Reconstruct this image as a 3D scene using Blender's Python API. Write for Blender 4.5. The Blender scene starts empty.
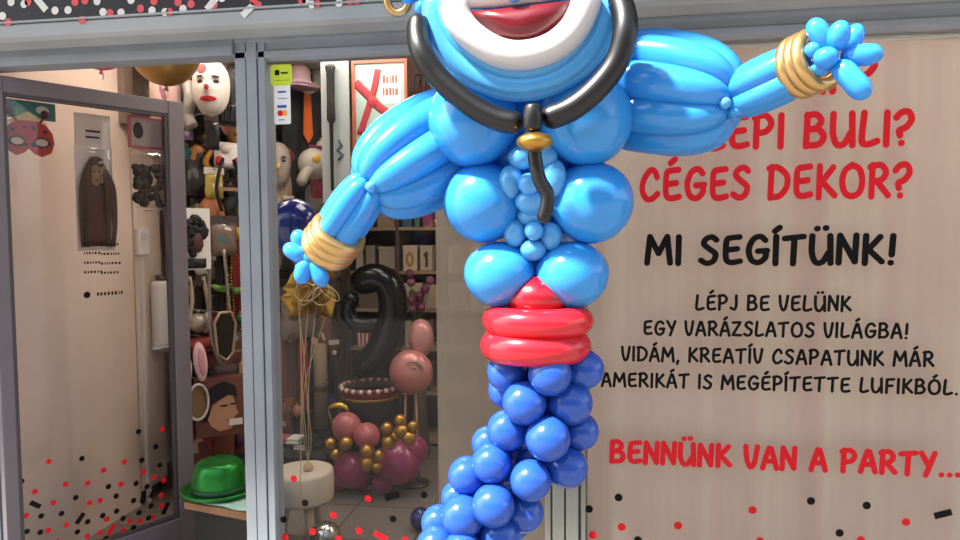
import bpy, bmesh, math, random
from mathutils import Vector, Matrix, Quaternion
random.seed(7)
PI = math.pi
sc = bpy.context.scene
COL = sc.collection

# ------------------------------------------------------------------ camera
YAW, PITCH, ROLL, F = math.radians(8.7348), math.radians(2.9863), math.radians(-0.4513), 700.0
CAM = Vector((0, -2.4, 1.5))
FW = Vector((-math.sin(YAW)*math.cos(PITCH), math.cos(YAW)*math.cos(PITCH), -math.sin(PITCH)))
_rt = Vector((math.cos(YAW), math.sin(YAW), 0)); _up = _rt.cross(FW)
RT = math.cos(ROLL)*_rt + math.sin(ROLL)*_up
UP = -math.sin(ROLL)*_rt + math.cos(ROLL)*_up
cd = bpy.data.cameras.new('camera'); cam = bpy.data.objects.new('camera', cd); COL.objects.link(cam)
cd.sensor_width = 36; cd.lens = F/960*36; cd.clip_start = .05
m = Matrix((RT, UP, -FW)).transposed().to_4x4(); m.translation = CAM
cam.matrix_world = m; sc.camera = cam
sc.view_settings.view_transform = 'Standard'; sc.view_settings.look = 'None'; sc.view_settings.gamma = 1; sc.view_settings.use_curve_mapping = False
sc.view_settings.exposure = 1.6

def ray(px, py): return (px-480)*RT-(py-270)*UP+F*FW
def P(px, py, Y):
    d = ray(px, py); return CAM+d*((Y-CAM.y)/d.y)
def PZ(px, py, Z):
    d = ray(px, py); return CAM+d*((Z-CAM.z)/d.z)
def PN(px, py, p0, n):
    d = ray(px, py); return CAM+d*((p0-CAM).dot(n)/d.dot(n))
def M(v): return (v-CAM).dot(FW)/F      # metres per pixel at a point

# ------------------------------------------------------------------ materials
def lin(h):
    h = h.lstrip('#'); o = []
    for i in (0, 2, 4):
        c = int(h[i:i+2], 16)/255
        o.append(c/12.92 if c <= .04045 else ((c+.055)/1.055)**2.4)
    return (*o, 1)
_m = {}
def mat(name, col, rough=.6, metal=0., spec=.5, coat=0., noise=0., nscale=8., trans=0., bump=0., bscale=40., sheen=0.):
    if name in _m: return _m[name]
    mt = bpy.data.materials.new(name); mt.use_nodes = True; nt = mt.node_tree; N = nt.nodes; L = nt.links
    b = N['Principled BSDF']; out = N['Material Output']
    c = lin(col) if isinstance(col, str) else col
    b.inputs['Base Color'].default_value = c; b.inputs['Roughness'].default_value = rough
    b.inputs['Metallic'].default_value = metal; b.inputs['Specular IOR Level'].default_value = spec
    b.inputs['Coat Weight'].default_value = coat; b.inputs['Coat Roughness'].default_value = .08
    tc = N.new('ShaderNodeTexCoord')
    if noise:
        n = N.new('ShaderNodeTexNoise'); n.inputs['Scale'].default_value = nscale; n.inputs['Detail'].default_value = 5
        L.new(tc.outputs['Object'], n.inputs['Vector'])
        r = N.new('ShaderNodeValToRGB'); r.color_ramp.elements[0].position = .3; r.color_ramp.elements[1].position = .7
        r.color_ramp.elements[0].color = tuple(x*(1-noise) for x in c[:3])+(1,)
        r.color_ramp.elements[1].color = tuple(min(1, x*(1+noise)) for x in c[:3])+(1,)
        L.new(n.outputs['Fac'], r.inputs['Fac']); L.new(r.outputs['Color'], b.inputs['Base Color'])
    if bump:
        n2 = N.new('ShaderNodeTexNoise'); n2.inputs['Scale'].default_value = bscale; n2.inputs['Detail'].default_value = 4
        L.new(tc.outputs['Object'], n2.inputs['Vector'])
        bp = N.new('ShaderNodeBump'); bp.inputs['Strength'].default_value = bump; bp.inputs['Distance'].default_value = .01
        L.new(n2.outputs['Fac'], bp.inputs['Height']); L.new(bp.outputs['Normal'], b.inputs['Normal'])
    if trans:
        t = N.new('ShaderNodeBsdfTranslucent'); t.inputs['Color'].default_value = c
        mx = N.new('ShaderNodeMixShader'); mx.inputs[0].default_value = trans
        L.new(b.outputs[0], mx.inputs[1]); L.new(t.outputs[0], mx.inputs[2]); L.new(mx.outputs[0], out.inputs['Surface'])
    _m[name] = mt; return mt
def C(h, rough=.55, metal=0., **k):       # a plain coloured material, one per colour and finish
    return mat('finish_%s_%d_%d' % (h.lstrip('#'), rough*100, metal*100), h, rough, metal, **k)
def glass_mat(name, tint=(.95, .96, .95), gloss=1.0):
    mt = bpy.data.materials.new(name); mt.use_nodes = True; nt = mt.node_tree; N = nt.nodes; L = nt.links
    N.remove(N['Principled BSDF'])
    fr = N.new('ShaderNodeFresnel'); fr.inputs['IOR'].default_value = 1.45
    mu = N.new('ShaderNodeMath'); mu.operation = 'MULTIPLY'; mu.inputs[1].default_value = gloss
    t = N.new('ShaderNodeBsdfTransparent'); t.inputs[0].default_value = (*tint, 1)
    g = N.new('ShaderNodeBsdfGlossy'); g.inputs['Roughness'].default_value = .01
    mx = N.new('ShaderNodeMixShader')
    L.new(fr.outputs[0], mu.inputs[0]); L.new(mu.outputs[0], mx.inputs[0]); L.new(t.outputs[0], mx.inputs[1]); L.new(g.outputs[0], mx.inputs[2])
    L.new(mx.outputs[0], N['Material Output'].inputs['Surface']); return mt
def film_mat(name, col, translucent, clear):
    """sheer sheet: diffuse, lets light through, and is a little see-through; faint vertical streaks in the cloth itself"""
    mt = bpy.data.materials.new(name); mt.use_nodes = True; nt = mt.node_tree; N = nt.nodes; L = nt.links
    N.remove(N['Principled BSDF']); c = lin(col)
    tc = N.new('ShaderNodeTexCoord'); mp = N.new('ShaderNodeMapping'); mp.inputs['Scale'].default_value = (9, 1, .12)
    n = N.new('ShaderNodeTexNoise'); n.inputs['Scale'].default_value = 1.6; n.inputs['Detail'].default_value = 3
    L.new(tc.outputs['Object'], mp.inputs[0]); L.new(mp.outputs[0], n.inputs['Vector'])
    r = N.new('ShaderNodeValToRGB'); e = r.color_ramp.elements
    e[0].position = .32; e[1].position = .68
    e[0].color = (c[0]*.93, c[1]*.86, c[2]*.86, 1); e[1].color = (min(1, c[0]*1.02), min(1, c[1]*1.06), c[2]*1.0, 1)
    L.new(n.outputs['Fac'], r.inputs['Fac'])
    d = N.new('ShaderNodeBsdfDiffuse'); t = N.new('ShaderNodeBsdfTranslucent'); tr = N.new('ShaderNodeBsdfTransparent')
    L.new(r.outputs[0], d.inputs[0]); L.new(r.outputs[0], t.inputs[0])
    m1 = N.new('ShaderNodeMixShader'); m1.inputs[0].default_value = translucent
    m2 = N.new('ShaderNodeMixShader'); m2.inputs[0].default_value = clear
    L.new(d.outputs[0], m1.inputs[1]); L.new(t.outputs[0], m1.inputs[2])
    L.new(m1.outputs[0], m2.inputs[1]); L.new(tr.outputs[0], m2.inputs[2])
    L.new(m2.outputs[0], N['Material Output'].inputs['Surface']); return mt

def latex(name, col, rough=.2, trans=.22):
    return mat('latex_'+name, col, rough, coat=.35, trans=trans)
SKY = latex('sky_blue', '#3a9fea'); SKYP = latex('pale_blue', '#58ade8'); SKYH = latex('light_blue', '#55b2f0')
ROY = latex('royal_blue', '#2c5cbe'); RED = latex('red', '#e02433'); DRED = mat('latex_dark_red', '#6a0f1a', .3, coat=.2)
WHI = latex('white', '#d9d3d0', .35, .15); BLK = mat('latex_black', '#0a0908', .4, coat=.1)
GOLD = mat('chrome_gold', '#c9a268', .3, .8); GOLDB = mat('satin_gold', '#b68a3e', .33, .9)
PINK = latex('dusty_pink', '#c96f72', .3); MAG = latex('magenta', '#a2386a', .3); NAVY = latex('navy', '#101c66', .2, .1)
SILV = mat('chrome_silver', '#b9b7b2', .2, .95)
FRAME = mat('frame_grey_paint', '#8b9095', .5, noise=.1, nscale=5, bump=.06, bscale=60)
FRAMEL = mat('ledge_grey_paint', '#a4a8a8', .5, noise=.1, nscale=4, bump=.06, bscale=60)
DOORM = mat('door_dark_grey_paint', '#6d6569', .45, noise=.06, nscale=5)
GLASS = glass_mat('window_glass', gloss=.35); GLASSD = glass_mat('door_glass', (.94, .93, .92), .6)
BAG = glass_mat('clear_plastic', (.98, .98, .98), .3)
VRED = mat('red_vinyl', '#d31722', .6, spec=.2); VBLK = mat('black_vinyl', '#0c0908', .6, spec=.15); VWHI = mat('white_vinyl', '#e6e4e0', .5)
VBLUE = mat('print_blue', '#24489b', .5); VORG = mat('print_orange', '#ee9a25', .5)
WHITEP = mat('white_plastic', '#dedad4', .45)

# ------------------------------------------------------------------ mesh builder
class MB:
    def __init__(s): s.v = []; s.f = []; s.sm = []
    def add(s, vs, fs, smooth=False):
        o = len(s.v); s.v += [Vector(v) for v in vs]; s.f += [tuple(i+o for i in f) for f in fs]; s.sm += [smooth]*len(fs); return s
    def box(s, a, b):
        x0, y0, z0 = a; x1, y1, z1 = b
        if x0 > x1: x0, x1 = x1, x0
        if y0 > y1: y0, y1 = y1, y0
        if z0 > z1: z0, z1 = z1, z0
        return s.add([(x0,y0,z0),(x1,y0,z0),(x1,y1,z0),(x0,y1,z0),(x0,y0,z1),(x1,y0,z1),(x1,y1,z1),(x0,y1,z1)],
                     [(0,3,2,1),(4,5,6,7),(0,1,5,4),(1,2,6,5),(2,3,7,6),(3,0,4,7)])
    def lathe(s, prof, c=(0,0,0), n=32, sx=1, sy=1, q=None, smooth=True):
        c = Vector(c); vs = []; fs = []; k = len(prof)
        for (r, z) in prof:
            for i in range(n):
                a = 2*PI*i/n; v = Vector((r*math.cos(a)*sx, r*math.sin(a)*sy, z))
                if q: v = q @ v
                vs.append(c+v)
        for j in range(k-1):
            for i in range(n):
                fs.append((j*n+i, j*n+(i+1)%n, (j+1)*n+(i+1)%n, (j+1)*n+i))
        if prof[0][0] > 1e-6: fs.append(tuple(reversed(range(n))))
        if prof[-1][0] > 1e-6: fs.append(tuple((k-1)*n+i for i in range(n)))
        return s.add(vs, fs, smooth)
    def ball(s, c, rx, ry=None, rz=None, q=None, n=28, k=16):
        ry = ry or rx; rz = rz or rx
        prof = [(max(math.sin(PI*j/k), 1e-7), -math.cos(PI*j/k)*rz) for j in range(k+1)]
        return s.lathe(prof, c, n, rx, ry, q)
    def tube(s, pts, r, n=14, closed=False, cap=True, flat=1.0, nrm=None):
        pts = [Vector(p) for p in pts]; K = len(pts); rs = r if isinstance(r, (list, tuple)) else [r]*K
        tg = []
        for i in range(K):
            a = pts[(i-1) % K] if closed or i > 0 else pts[i]; b = pts[(i+1) % K] if closed or i < K-1 else pts[i]
            tg.append((b-a).normalized() if (b-a).length > 1e-9 else Vector((0,0,1)))
        u = Vector(nrm) if nrm else (Vector((0,0,1)) if abs(tg[0].z) < .9 else Vector((1,0,0)))
        vs = []; fs = []
        for i in range(K):
            u = u-tg[i]*u.dot(tg[i]); u.normalize(); w = tg[i].cross(u)
            for j in range(n):
                a = 2*PI*j/n; vs.append(pts[i]+rs[i]*(math.cos(a)*u*flat+math.sin(a)*w))
        for i in range(K if closed else K-1):
            for j in range(n):
                fs.append((i*n+j, i*n+(j+1) % n, ((i+1) % K)*n+(j+1) % n, ((i+1) % K)*n+j))
        if cap and not closed: fs += [tuple(reversed(range(n))), tuple((K-1)*n+j for j in range(n))]
        return s.add(vs, fs, True)
    def prism(s, poly, y0, y1):            # polygon in x,z pushed from y0 to y1
        n = len(poly); vs = [(x, y0, z) for x, z in poly]+[(x, y1, z) for x, z in poly]
        fs = [tuple(range(n)), tuple(reversed(range(n, 2*n)))]+[(i, i+n, (i+1) % n+n, (i+1) % n) for i in range(n)]
        return s.add(vs, fs)
    def map(s, fn): s.v = [Vector(fn(v)) for v in s.v]; return s
    def build(s, name, mt, parent=None, origin=None, bevel=0):
        me = bpy.data.meshes.new(name)
        if origin is None: origin = Vector((0,0,0))
        o = Vector(origin); me.from_pydata([tuple(v-o) for v in s.v], [], s.f)
        me.polygons.foreach_set('use_smooth', s.sm)
        bm = bmesh.new(); bm.from_mesh(me); bmesh.ops.recalc_face_normals(bm, faces=bm.faces[:]); bm.to_mesh(me); bm.free()
        me.materials.append(mt); ob = bpy.data.objects.new(name, me); COL.objects.link(ob)
        if parent:
            ob.parent = parent; ob.location = o-PLOC[parent.name]
            PLOC[ob.name] = o
        else:
            ob.location = o; PLOC[ob.name] = o
        if bevel:
            bv = ob.modifiers.new('bevel', 'BEVEL'); bv.width = bevel; bv.segments = 2; bv.limit_method = 'ANGLE'
        return ob
PLOC = {}
def tag(o, label=None, cat=None, group=None, kind=None):
    if label: o['label'] = label
    if cat: o['category'] = cat
    if group: o['group'] = group
    if kind: o['kind'] = kind
    return o
def thing(name, label, cat, loc=(0,0,0), group=None):
    o = bpy.data.objects.new(name, None); COL.objects.link(o); o.location = loc; o.empty_display_size = .05
    PLOC[o.name] = Vector(loc); return tag(o, label, cat, group)
def struct(name, mb, mt, parent=None, bevel=0):
    o = mb.build(name, mt, parent, None, bevel)
    if not parent: o['kind'] = 'structure'
    return o

def spline(pts, n=8, closed=False):
    pts = [Vector(p) for p in pts]; K = len(pts); out = []
    for i in range(K if closed else K-1):
        p1, p2 = pts[i], pts[(i+1) % K]
        p0 = pts[i-1] if (closed or i > 0) else 2*p1-p2
        p3 = pts[(i+2) % K] if (closed or i < K-2) else 2*p2-p1
        for j in range(n):
            t = j/n
            out.append(.5*((2*p1)+(p2-p0)*t+(2*p0-5*p1+4*p2-p3)*t*t+(3*p1-p0-3*p2+p3)*t**3))
    if not closed: out.append(pts[-1])
    return out
def sausage(pts, r, n=18, end=1.0, closed=False, **k):
    """long modelling balloon: a swept tube with rounded ends"""
    p = spline(pts, 8, closed)
    if closed: return MB().tube(p, r, n, True)
    L = [0]
    for a, b in zip(p, p[1:]): L.append(L[-1]+(b-a).length)
    T = L[-1]; path = []; rad = []
    def at(d):
        for i in range(len(L)-1):
            if L[i+1] >= d: return p[i].lerp(p[i+1], (d-L[i])/max(L[i+1]-L[i], 1e-9))
        return p[-1]
    e = min(r*end, T*.49); ds = [e*(1-math.cos(PI/2*j/6)) for j in range(7)]
    N = max(6, int(T/(r*.6)))
    ds = ds+[e+(T-2*e)*j/N for j in range(1, N)]+[T-x for x in reversed(ds)]
    for d in ds:
        path.append(at(d)); x = min(d, T-d)
        rad.append(r*(math.sqrt(max(0, 1-(1-x/e)**2)) if x < e else 1)+1e-5)
    return MB().tube(path, rad, n, **k)
def balloon(c, rx, ry, rz, axis=None, n=36, knot=True):
    """round latex balloon: slightly pear shaped towards a small tied neck"""
    prof = []; k = 22
    for j in range(k+1):
        th = PI*j/k; z = -math.cos(th); r = math.sin(th)*(1+.05*z)
        prof.append((max(r, 1e-7), z*rz))
    if knot:
        prof = prof[1:]
        kn = [(1e-7, -1.13*rz), (.075, -1.12*rz), (.04, -1.05*rz), (.07, -1.0*rz), (.11, -.985*rz)]
        prof = kn+prof
    q = Vector((0,0,-1)).rotation_difference(Vector(axis).normalized()) if axis else None
    return MB().lathe(prof, c, n, rx, ry, q)

# ------------------------------------------------------------------ world and light
w = bpy.data.worlds.new('world'); sc.world = w; w.use_nodes = True
N = w.node_tree.nodes; L = w.node_tree.links; bg = N['Background']
sk = N.new('ShaderNodeTexSky'); sk.sky_type = 'NISHITA'; sk.sun_disc = False
sk.sun_elevation = math.radians(48); sk.sun_rotation = math.radians(-90); sk.dust_density = 3; sk.air_density = 1.0; sk.ozone_density = 1.0
hs = N.new('ShaderNodeHueSaturation'); hs.inputs['Saturation'].default_value = .55
L.new(sk.outputs[0], hs.inputs['Color']); L.new(hs.outputs[0], bg.inputs['Color']); bg.inputs['Strength'].default_value = .17
sd = bpy.data.lights.new('sun', 'SUN'); sd.energy = 6.0; sd.angle = math.radians(4); sd.color = (1, .96, .9)
so = bpy.data.objects.new('sun', sd); COL.objects.link(so)
sdir = Vector((-.47, -.33, .82)).normalized()
so.rotation_euler = sdir.to_track_quat('Z', 'Y').to_euler(); so.location = sdir*6

# ------------------------------------------------------------------ shell
X0_ = -2.85
XL, XR, YB, ZC = -2.75, 1.9, 2.75, 2.56
TILE = bpy.data.materials.new('floor_tile'); TILE.use_nodes = True
def _tile():
    nt = TILE.node_tree; N = nt.nodes; L = nt.links; b = N['Principled BSDF']; b.inputs['Roughness'].default_value = .28
    tc = N.new('ShaderNodeTexCoord'); mp = N.new('ShaderNodeMapping'); mp.inputs['Rotation'].default_value[2] = math.radians(0)
    br = N.new('ShaderNodeTexBrick'); br.offset = 0; br.inputs['Scale'].default_value = 1
    br.inputs['Brick Width'].default_value = .42; br.inputs['Row Height'].default_value = .42; br.inputs['Mortar Size'].default_value = .006
    br.inputs['Color1'].default_value = lin('#7d746b'); br.inputs['Color2'].default_value = lin('#766e66'); br.inputs['Mortar'].default_value = lin('#4c4641')
    L.new(tc.outputs['Object'], mp.inputs[0]); L.new(mp.outputs[0], br.inputs['Vector']); L.new(br.outputs['Color'], b.inputs['Base Color'])
_tile()
WALLP = mat('white_wall_paint', '#dcc8b8', .7, noise=.03, nscale=3, bump=.03, bscale=80)
BACKP = mat('beige_wall_paint', '#a88a70', .7, noise=.05, nscale=3)
struct('floor', MB().box((XL, -.02, -.1), (XR, YB, 0)), TILE)
struct('pavement', MB().box((-40, -40, -.12), (40, -.02, 0)), mat('pavement_concrete', '#6f6c69', .85, noise=.12, nscale=3, bump=.1, bscale=30))
FAC = bpy.data.materials.new('street_facade_render'); FAC.use_nodes = True
def _fac():
    nt = FAC.node_tree; N = nt.nodes; L = nt.links; b = N['Principled BSDF']; b.inputs['Roughness'].default_value = .8
    tc = N.new('ShaderNodeTexCoord'); mp = N.new('ShaderNodeMapping'); mp.inputs['Rotation'].default_value[0] = math.radians(90)
    br = N.new('ShaderNodeTexBrick'); br.offset = 0; br.inputs['Scale'].default_value = 1; br.inputs['Brick Width'].default_value = 1.9
    br.inputs['Row Height'].default_value = 2.9; br.inputs['Mortar Size'].default_value = .42; br.inputs['Mortar Smooth'].default_value = .02
    br.inputs['Color1'].default_value = lin('#4a4d52'); br.inputs['Color2'].default_value = lin('#54524f'); br.inputs['Mortar'].default_value = lin('#a3988b')
    L.new(tc.outputs['Object'], mp.inputs[0]); L.new(mp.outputs[0], br.inputs['Vector']); L.new(br.outputs['Color'], b.inputs['Base Color'])
_fac()
struct('added_shade_canopy', MB().box((-6, -1.095, 3.1), (4, .0, 3.22)), mat('shade_canopy_paint', '#c9c6c0', .7))  # unseen canopy, added to keep the shop front in shade
struct('wall_across_street', MB().box((-16, -13, 0), (20, -12.5, 7.5)), FAC)
struct('ceiling', MB().box((XL, .02, ZC), (XR, YB, ZC+.08)), mat('ceiling_paint', '#d8cfc6', .8))
struct('wall_back', MB().box((XL, YB, 0), (XR, YB+.1, ZC)), BACKP)
struct('wall_left', MB().box((XL-.1, .05, 0), (XL, YB, ZC)), WALLP)
struct('wall_right', MB().box((XR, .05, 0), (XR+.1, YB, ZC)), WALLP)
# white partition seen through the open door, ending in a square post
PW = -2.46
struct('wall_neighbour', MB().box((-12, .02, 0), (X0_-.02, .3, 4.2)), mat('neighbour_render', '#9a948c', .85, noise=.08, nscale=2))
struct('wall_partition', MB().box((PW-.06, .06, 0), (PW, 1.1, ZC)), WALLP)
struct('trim_1', MB().box((PW-.09, 1.02, 2.1), (PW+.035, 1.1, ZC)), mat('trim_taupe', '#8d7a70', .6))
for i, (x, y) in enumerate([(-1.95, .75), (-1.3, 1.28), (-.75, .6), (.35, 1.3), (1.25, .8)]):
    t = thing('ceiling_light', 'square white ceiling light panel, number %d counted from the door' % (i+1), 'ceiling light', (x, y, ZC-.03), 'ceiling light panels')
    t['label'] = 'square white ceiling light panel inside the shop'
    em = bpy.data.materials.get('lamp_glow')
    if not em:
        em = bpy.data.materials.new('lamp_glow'); em.use_nodes = True; b = em.node_tree.nodes['Principled BSDF']
        b.inputs['Base Color'].default_value = (.9,.9,.9,1); b.inputs['Emission Color'].default_value = (1, .90, .80, 1); b.inputs['Emission Strength'].default_value = 3.6
    fr = MB().box((x-.3, y-.3, ZC-.03), (x+.3, y-.28, ZC)).box((x-.3, y+.28, ZC-.03), (x+.3, y+.3, ZC)).box((x-.3, y-.28, ZC-.03), (x-.28, y+.28, ZC)).box((x+.28, y-.28, ZC-.03), (x+.3, y+.28, ZC))
    fr.build('light_frame', WHITEP, t); MB().box((x-.28, y-.28, ZC-.022), (x+.28, y+.28, ZC-.004)).build('diffuser', em, t)

# ------------------------------------------------------------------ shop front frame
X0, X1 = -2.75, 1.95
struct('wall_fascia', MB().box((X0, .0, ZC), (X1, .1, 3.2)), mat('fascia_render', '#6b6e72', .8))
# ledge: projecting cap with a sloped underside
def xz_extrude(prof, x0, x1):      # profile in (y,z), swept along x
    n = len(prof); vs = [(x0, y, z) for y, z in prof]+[(x1, y, z) for y, z in prof]
    return MB().add(vs, [tuple(range(n)), tuple(reversed(range(n, 2*n)))]+[(i, (i+1) % n, (i+1) % n+n, i+n) for i in range(n)])
struct('trim_2', xz_extrude([(.02,2.275), (-.13,2.262), (-.145,2.255), (-.145,2.212), (-.125,2.200), (-.05,2.196), (.02,2.196)], X0, X1), FRAMEL, bevel=.003)
struct('trim_3', xz_extrude([(.03,2.196), (-.035,2.196), (-.035,2.184), (-.022,2.18), (-.022,2.155), (-.03,2.151), (-.03,2.128), (-.012,2.118), (.03,2.118)], -1.245, X1), FRAME, bevel=.002)
struct('trim_4', xz_extrude([(.05,2.21), (-.035,2.21), (-.045,2.17), (-.045,2.138), (.05,2.138)], X0, -1.245), FRAME, bevel=.003)
# left jamb, main mullion with grooves, pane stile
ZB = .0
def post(name, cells):
    mb = MB()
    for (x0, x1, y0, y1) in cells: mb.box((x0, y0, ZB), (x1, y1, 2.19 if name == 'trim_5' else 2.14))
    return struct(name, mb, mat('frame_grey_green_shaded', '#75756d', .5, noise=.1, nscale=5) if name == 'trim_6' else FRAME, bevel=.002)  # right mullion: shade put into a darker grey-green frame colour
post('trim_5', [(-1.243, -1.203, -.03, .06), (-1.203, -1.198, -.018, .06), (-1.198, -1.160, -.034, .06), (-1.160, -1.156, -.02, .06), (-1.156, -1.130, -.03, .05)])
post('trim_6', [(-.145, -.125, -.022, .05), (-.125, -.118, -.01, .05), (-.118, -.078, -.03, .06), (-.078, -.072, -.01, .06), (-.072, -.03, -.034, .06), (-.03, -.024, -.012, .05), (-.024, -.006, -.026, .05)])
post('trim_7', [(-2.345, -2.27, -.035, .06)])
post('trim_8', [(1.72, 1.8, -.03, .06)])
struct('trim_9', MB().box((-1.13, -.03, 0), (-.145, .06, .2)).box((-.006, -.03, 0), (1.72, .06, .2)), FRAME, bevel=.003)
# panes
w1 = tag(MB().box((-1.132, -.004, .2), (-.145, .004, 2.12)).build('window_1', GLASS), kind='structure')
w2 = tag(MB().box((-.006, -.004, .2), (1.72, .004, 2.12)).build('window_2', GLASS), kind='structure')

# ------------------------------------------------------------------ lettering (brush strokes)
G = {
'A': (.62, [([(0,0),(.1,.4),(.28,.98)],0), ([(.28,.98),(.36,1),(.5,.5),(.62,0)],0), ([(.12,.34),(.54,.36)],0)]),
'B': (.6, [([(.07,1),(.03,0)],0), ([(.05,.97),(.34,1.0),(.5,.8),(.36,.58),(.1,.52)],1), ([(.1,.53),(.42,.52),(.58,.28),(.42,.05),(.03,.02)],1)]),
'C': (.6, [([(.58,.76),(.5,.95),(.32,.98),(.1,.66),(.05,.32),(.2,.04),(.42,.05),(.6,.2)],1)]),
'D': (.64, [([(.08,1),(.04,0)],0), ([(.0,.96),(.3,.98),(.6,.72),(.6,.35),(.36,.06),(.04,.02)],1)]),
'E': (.54, [([(.52,.98),(.26,.95),(.1,.88),(.06,.5),(.08,.14),(.24,.03),(.54,.08)],1), ([(.1,.5),(.44,.54)],0)]),
'F': (.52, [([(.52,.98),(.08,.95)],0), ([(.08,.95),(.05,0)],0), ([(.07,.48),(.42,.52)],0)]),
'G': (.66, [([(.6,.84),(.44,.98),(.2,.88),(.05,.5),(.14,.12),(.38,.02),(.6,.2),(.62,.44)],1), ([(.36,.44),(.66,.46)],0)]),
'I': (.1, [([(.06,1),(.04,0)],0)]),
'H': (.58, [([(.05,1),(.03,0)],0), ([(.56,1),(.55,0)],0), ([(.05,.5),(.55,.52)],0)]),
'J': (.42, [([(.38,1),(.38,.32),(.26,.04),(.02,.14)],1)]),
'K': (.56, [([(.07,1),(.04,0)],0), ([(.52,.96),(.1,.44)],0), ([(.16,.5),(.58,.06)],0)]),
'L': (.5, [([(.1,1),(.03,.2),(.1,.02),(.28,.02),(.5,.1)],1)]),
'M': (.8, [([(0,0),(.1,1)],0), ([(.1,1),(.4,.36)],0), ([(.4,.36),(.7,1)],0), ([(.7,1),(.8,0)],0)]),
'N': (.56, [([(0,0),(.04,1)],0), ([(.04,1),(.52,.04)],0), ([(.52,.04),(.56,1)],0)]),
'O': (.72, [([(.36,1),(.12,.82),(.03,.48),(.12,.12),(.36,0),(.62,.14),(.7,.5),(.6,.86),(.36,1)],1)]),
'P': (.56, [([(.08,1),(.05,0)],0), ([(.0,.94),(.34,1),(.54,.76),(.4,.5),(.08,.42)],1)]),
'R': (.6, [([(.08,1),(.05,0)],0), ([(.0,.94),(.34,1),(.52,.78),(.4,.54),(.08,.46)],1), ([(.24,.47),(.6,.03)],0)]),
'S': (.54, [([(.52,.88),(.38,.99),(.17,.92),(.1,.73),(.28,.55),(.49,.36),(.42,.1),(.2,.01),(0,.12)],1)]),
'T': (.62, [([(0,.93),(.62,1)],0), ([(.32,.96),(.28,0)],0)]),
'U': (.66, [([(.04,1),(.03,.4),(.15,.04),(.38,.05),(.57,.38)],1), ([(.62,1),(.64,0)],0)]),
'V': (.54, [([(.02,1),(.07,.4),(.22,.01),(.38,.14),(.47,.55),(.54,1)],1)]),
'Y': (.56, [([(0,1),(.26,.5)],0), ([(.56,1),(.2,-.04)],0)]),
'Z': (.56, [([(.02,.95),(.52,.98)],0), ([(.52,.98),(0,.05)],0), ([(0,.05),(.56,.03)],0)]),
'?': (.46, [([(0,.82),(.14,.97),(.36,.99),(.46,.76),(.3,.52),(.1,.42),(.12,.26)],1), ([(.16,.02),(.165,.02)],0)]),
'!': (.14, [([(.13,1),(.09,.32)],0), ([(.06,.03),(.065,.03)],0)]),
'.': (.1, [([(.05,.02),(.055,.02)],0)]),
',': (.12, [([(.08,.06),(.02,-.16)],0)]),
' ': (.24, []),
'/': (.4, [([(0,0),(.4,1)],0)]), ':': (.1, [([(.05,.2),(.055,.2)],0), ([(.05,.7),(.055,.7)],0)]), '-': (.3, [([(0,.5),(.3,.5)],0)]),
'0': (.56, [([(.28,1),(.05,.75),(.04,.3),(.28,0),(.52,.3),(.5,.75),(.28,1)],1)]), '1': (.2, [([(0,.8),(.16,1)],0), ([(.16,1),(.16,0)],0)]),
'8': (.56, [([(.28,1),(.1,.85),(.15,.6),(.45,.45),(.52,.2),(.28,0),(.04,.2),(.12,.45),(.42,.6),(.46,.85),(.28,1)],1)]),
'2': (.5, [([(.02,.78),(.22,1),(.46,.8),(.3,.45),(.02,.03)],1), ([(.02,.03),(.5,.04)],0)]),
'3': (.5, [([(.02,.9),(.3,1),(.44,.78),(.2,.54)],1), ([(.2,.54),(.48,.35),(.36,.05),(.02,.06)],1)]),
'6': (.5, [([(.42,.98),(.12,.65),(.04,.28),(.25,0),(.48,.22),(.3,.48),(.06,.34)],1)]),
'9': (.5, [([(.46,.7),(.25,.52),(.06,.74),(.25,1),(.46,.78),(.4,.3),(.2,0)],1)]),
'7': (.5, [([(.0,.96),(.5,.98)],0), ([(.5,.98),(.16,0)],0)]),
'4': (.5, [([(.34,1),(.0,.32)],0), ([(.0,.32),(.5,.32)],0), ([(.36,.55),(.34,0)],0)]),
'5': (.5, [([(.46,.97),(.1,.96),(.08,.56)],0), ([(.08,.56),(.4,.56),(.44,.2),(.2,0),(.0,.1)],1)]),
}
ACC = {'Á':('A',1),'É':('E',1),'Í':('I',1),'Ó':('O',1),'Ü':('U',2),'Ö':('O',2)}
def glyph(ch):
    if ch in ACC:
        b, k = ACC[ch]; wd, st = G[b]; c = wd/2; st = list(st)
        if k == 1: st.append(([(c-.04, 1.2), (c+.12, 1.33)], 0))
        else: st += [([(c-.14, 1.26), (c-.12, 1.27)], 0), ([(c+.14, 1.28), (c+.16, 1.29)], 0)]
        return wd, st
    return G[ch]
def stroke2d(mb, pts, hw, fn):
    p = [Vector((a, b, 0)) for a, b in pts]; K = len(p); rim = []; lft = []; rgt = []
    for i in range(K):
        d = (p[min(i+1, K-1)]-p[max(i-1, 0)]); d = d.normalized() if d.length > 1e-9 else Vector((1,0,0)); n = Vector((-d.y, d.x, 0))
        lft.append(p[i]+n*hw); rgt.append(p[i]-n*hw)
    vs = lft+rgt; fs = [(i, i+1, K+i+1, K+i) for i in range(K-1)]
    for e, s in ((0, -1), (K-1, 1)):
        d = (p[min(e+1, K-1)]-p[max(e-1, 0)]); d = d.normalized() if d.length > 1e-9 else Vector((1,0,0)); n = Vector((-d.y, d.x, 0))
        o = len(vs); M_ = 8
        for j in range(M_+1):
            a = PI*j/M_; vs.append(p[e]+n*hw*math.cos(a)+d*s*hw*math.sin(a))
        fs.append(tuple(range(o, o+M_+1)))
    t_ = [i/max(1, K-1) for i in range(K)]*2+[0]*9+[1]*9
    mb.add([fn(v.x, v.y)-Vector((0, 8e-5*t, 0)) for v, t in zip(vs, t_)], fs)
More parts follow.
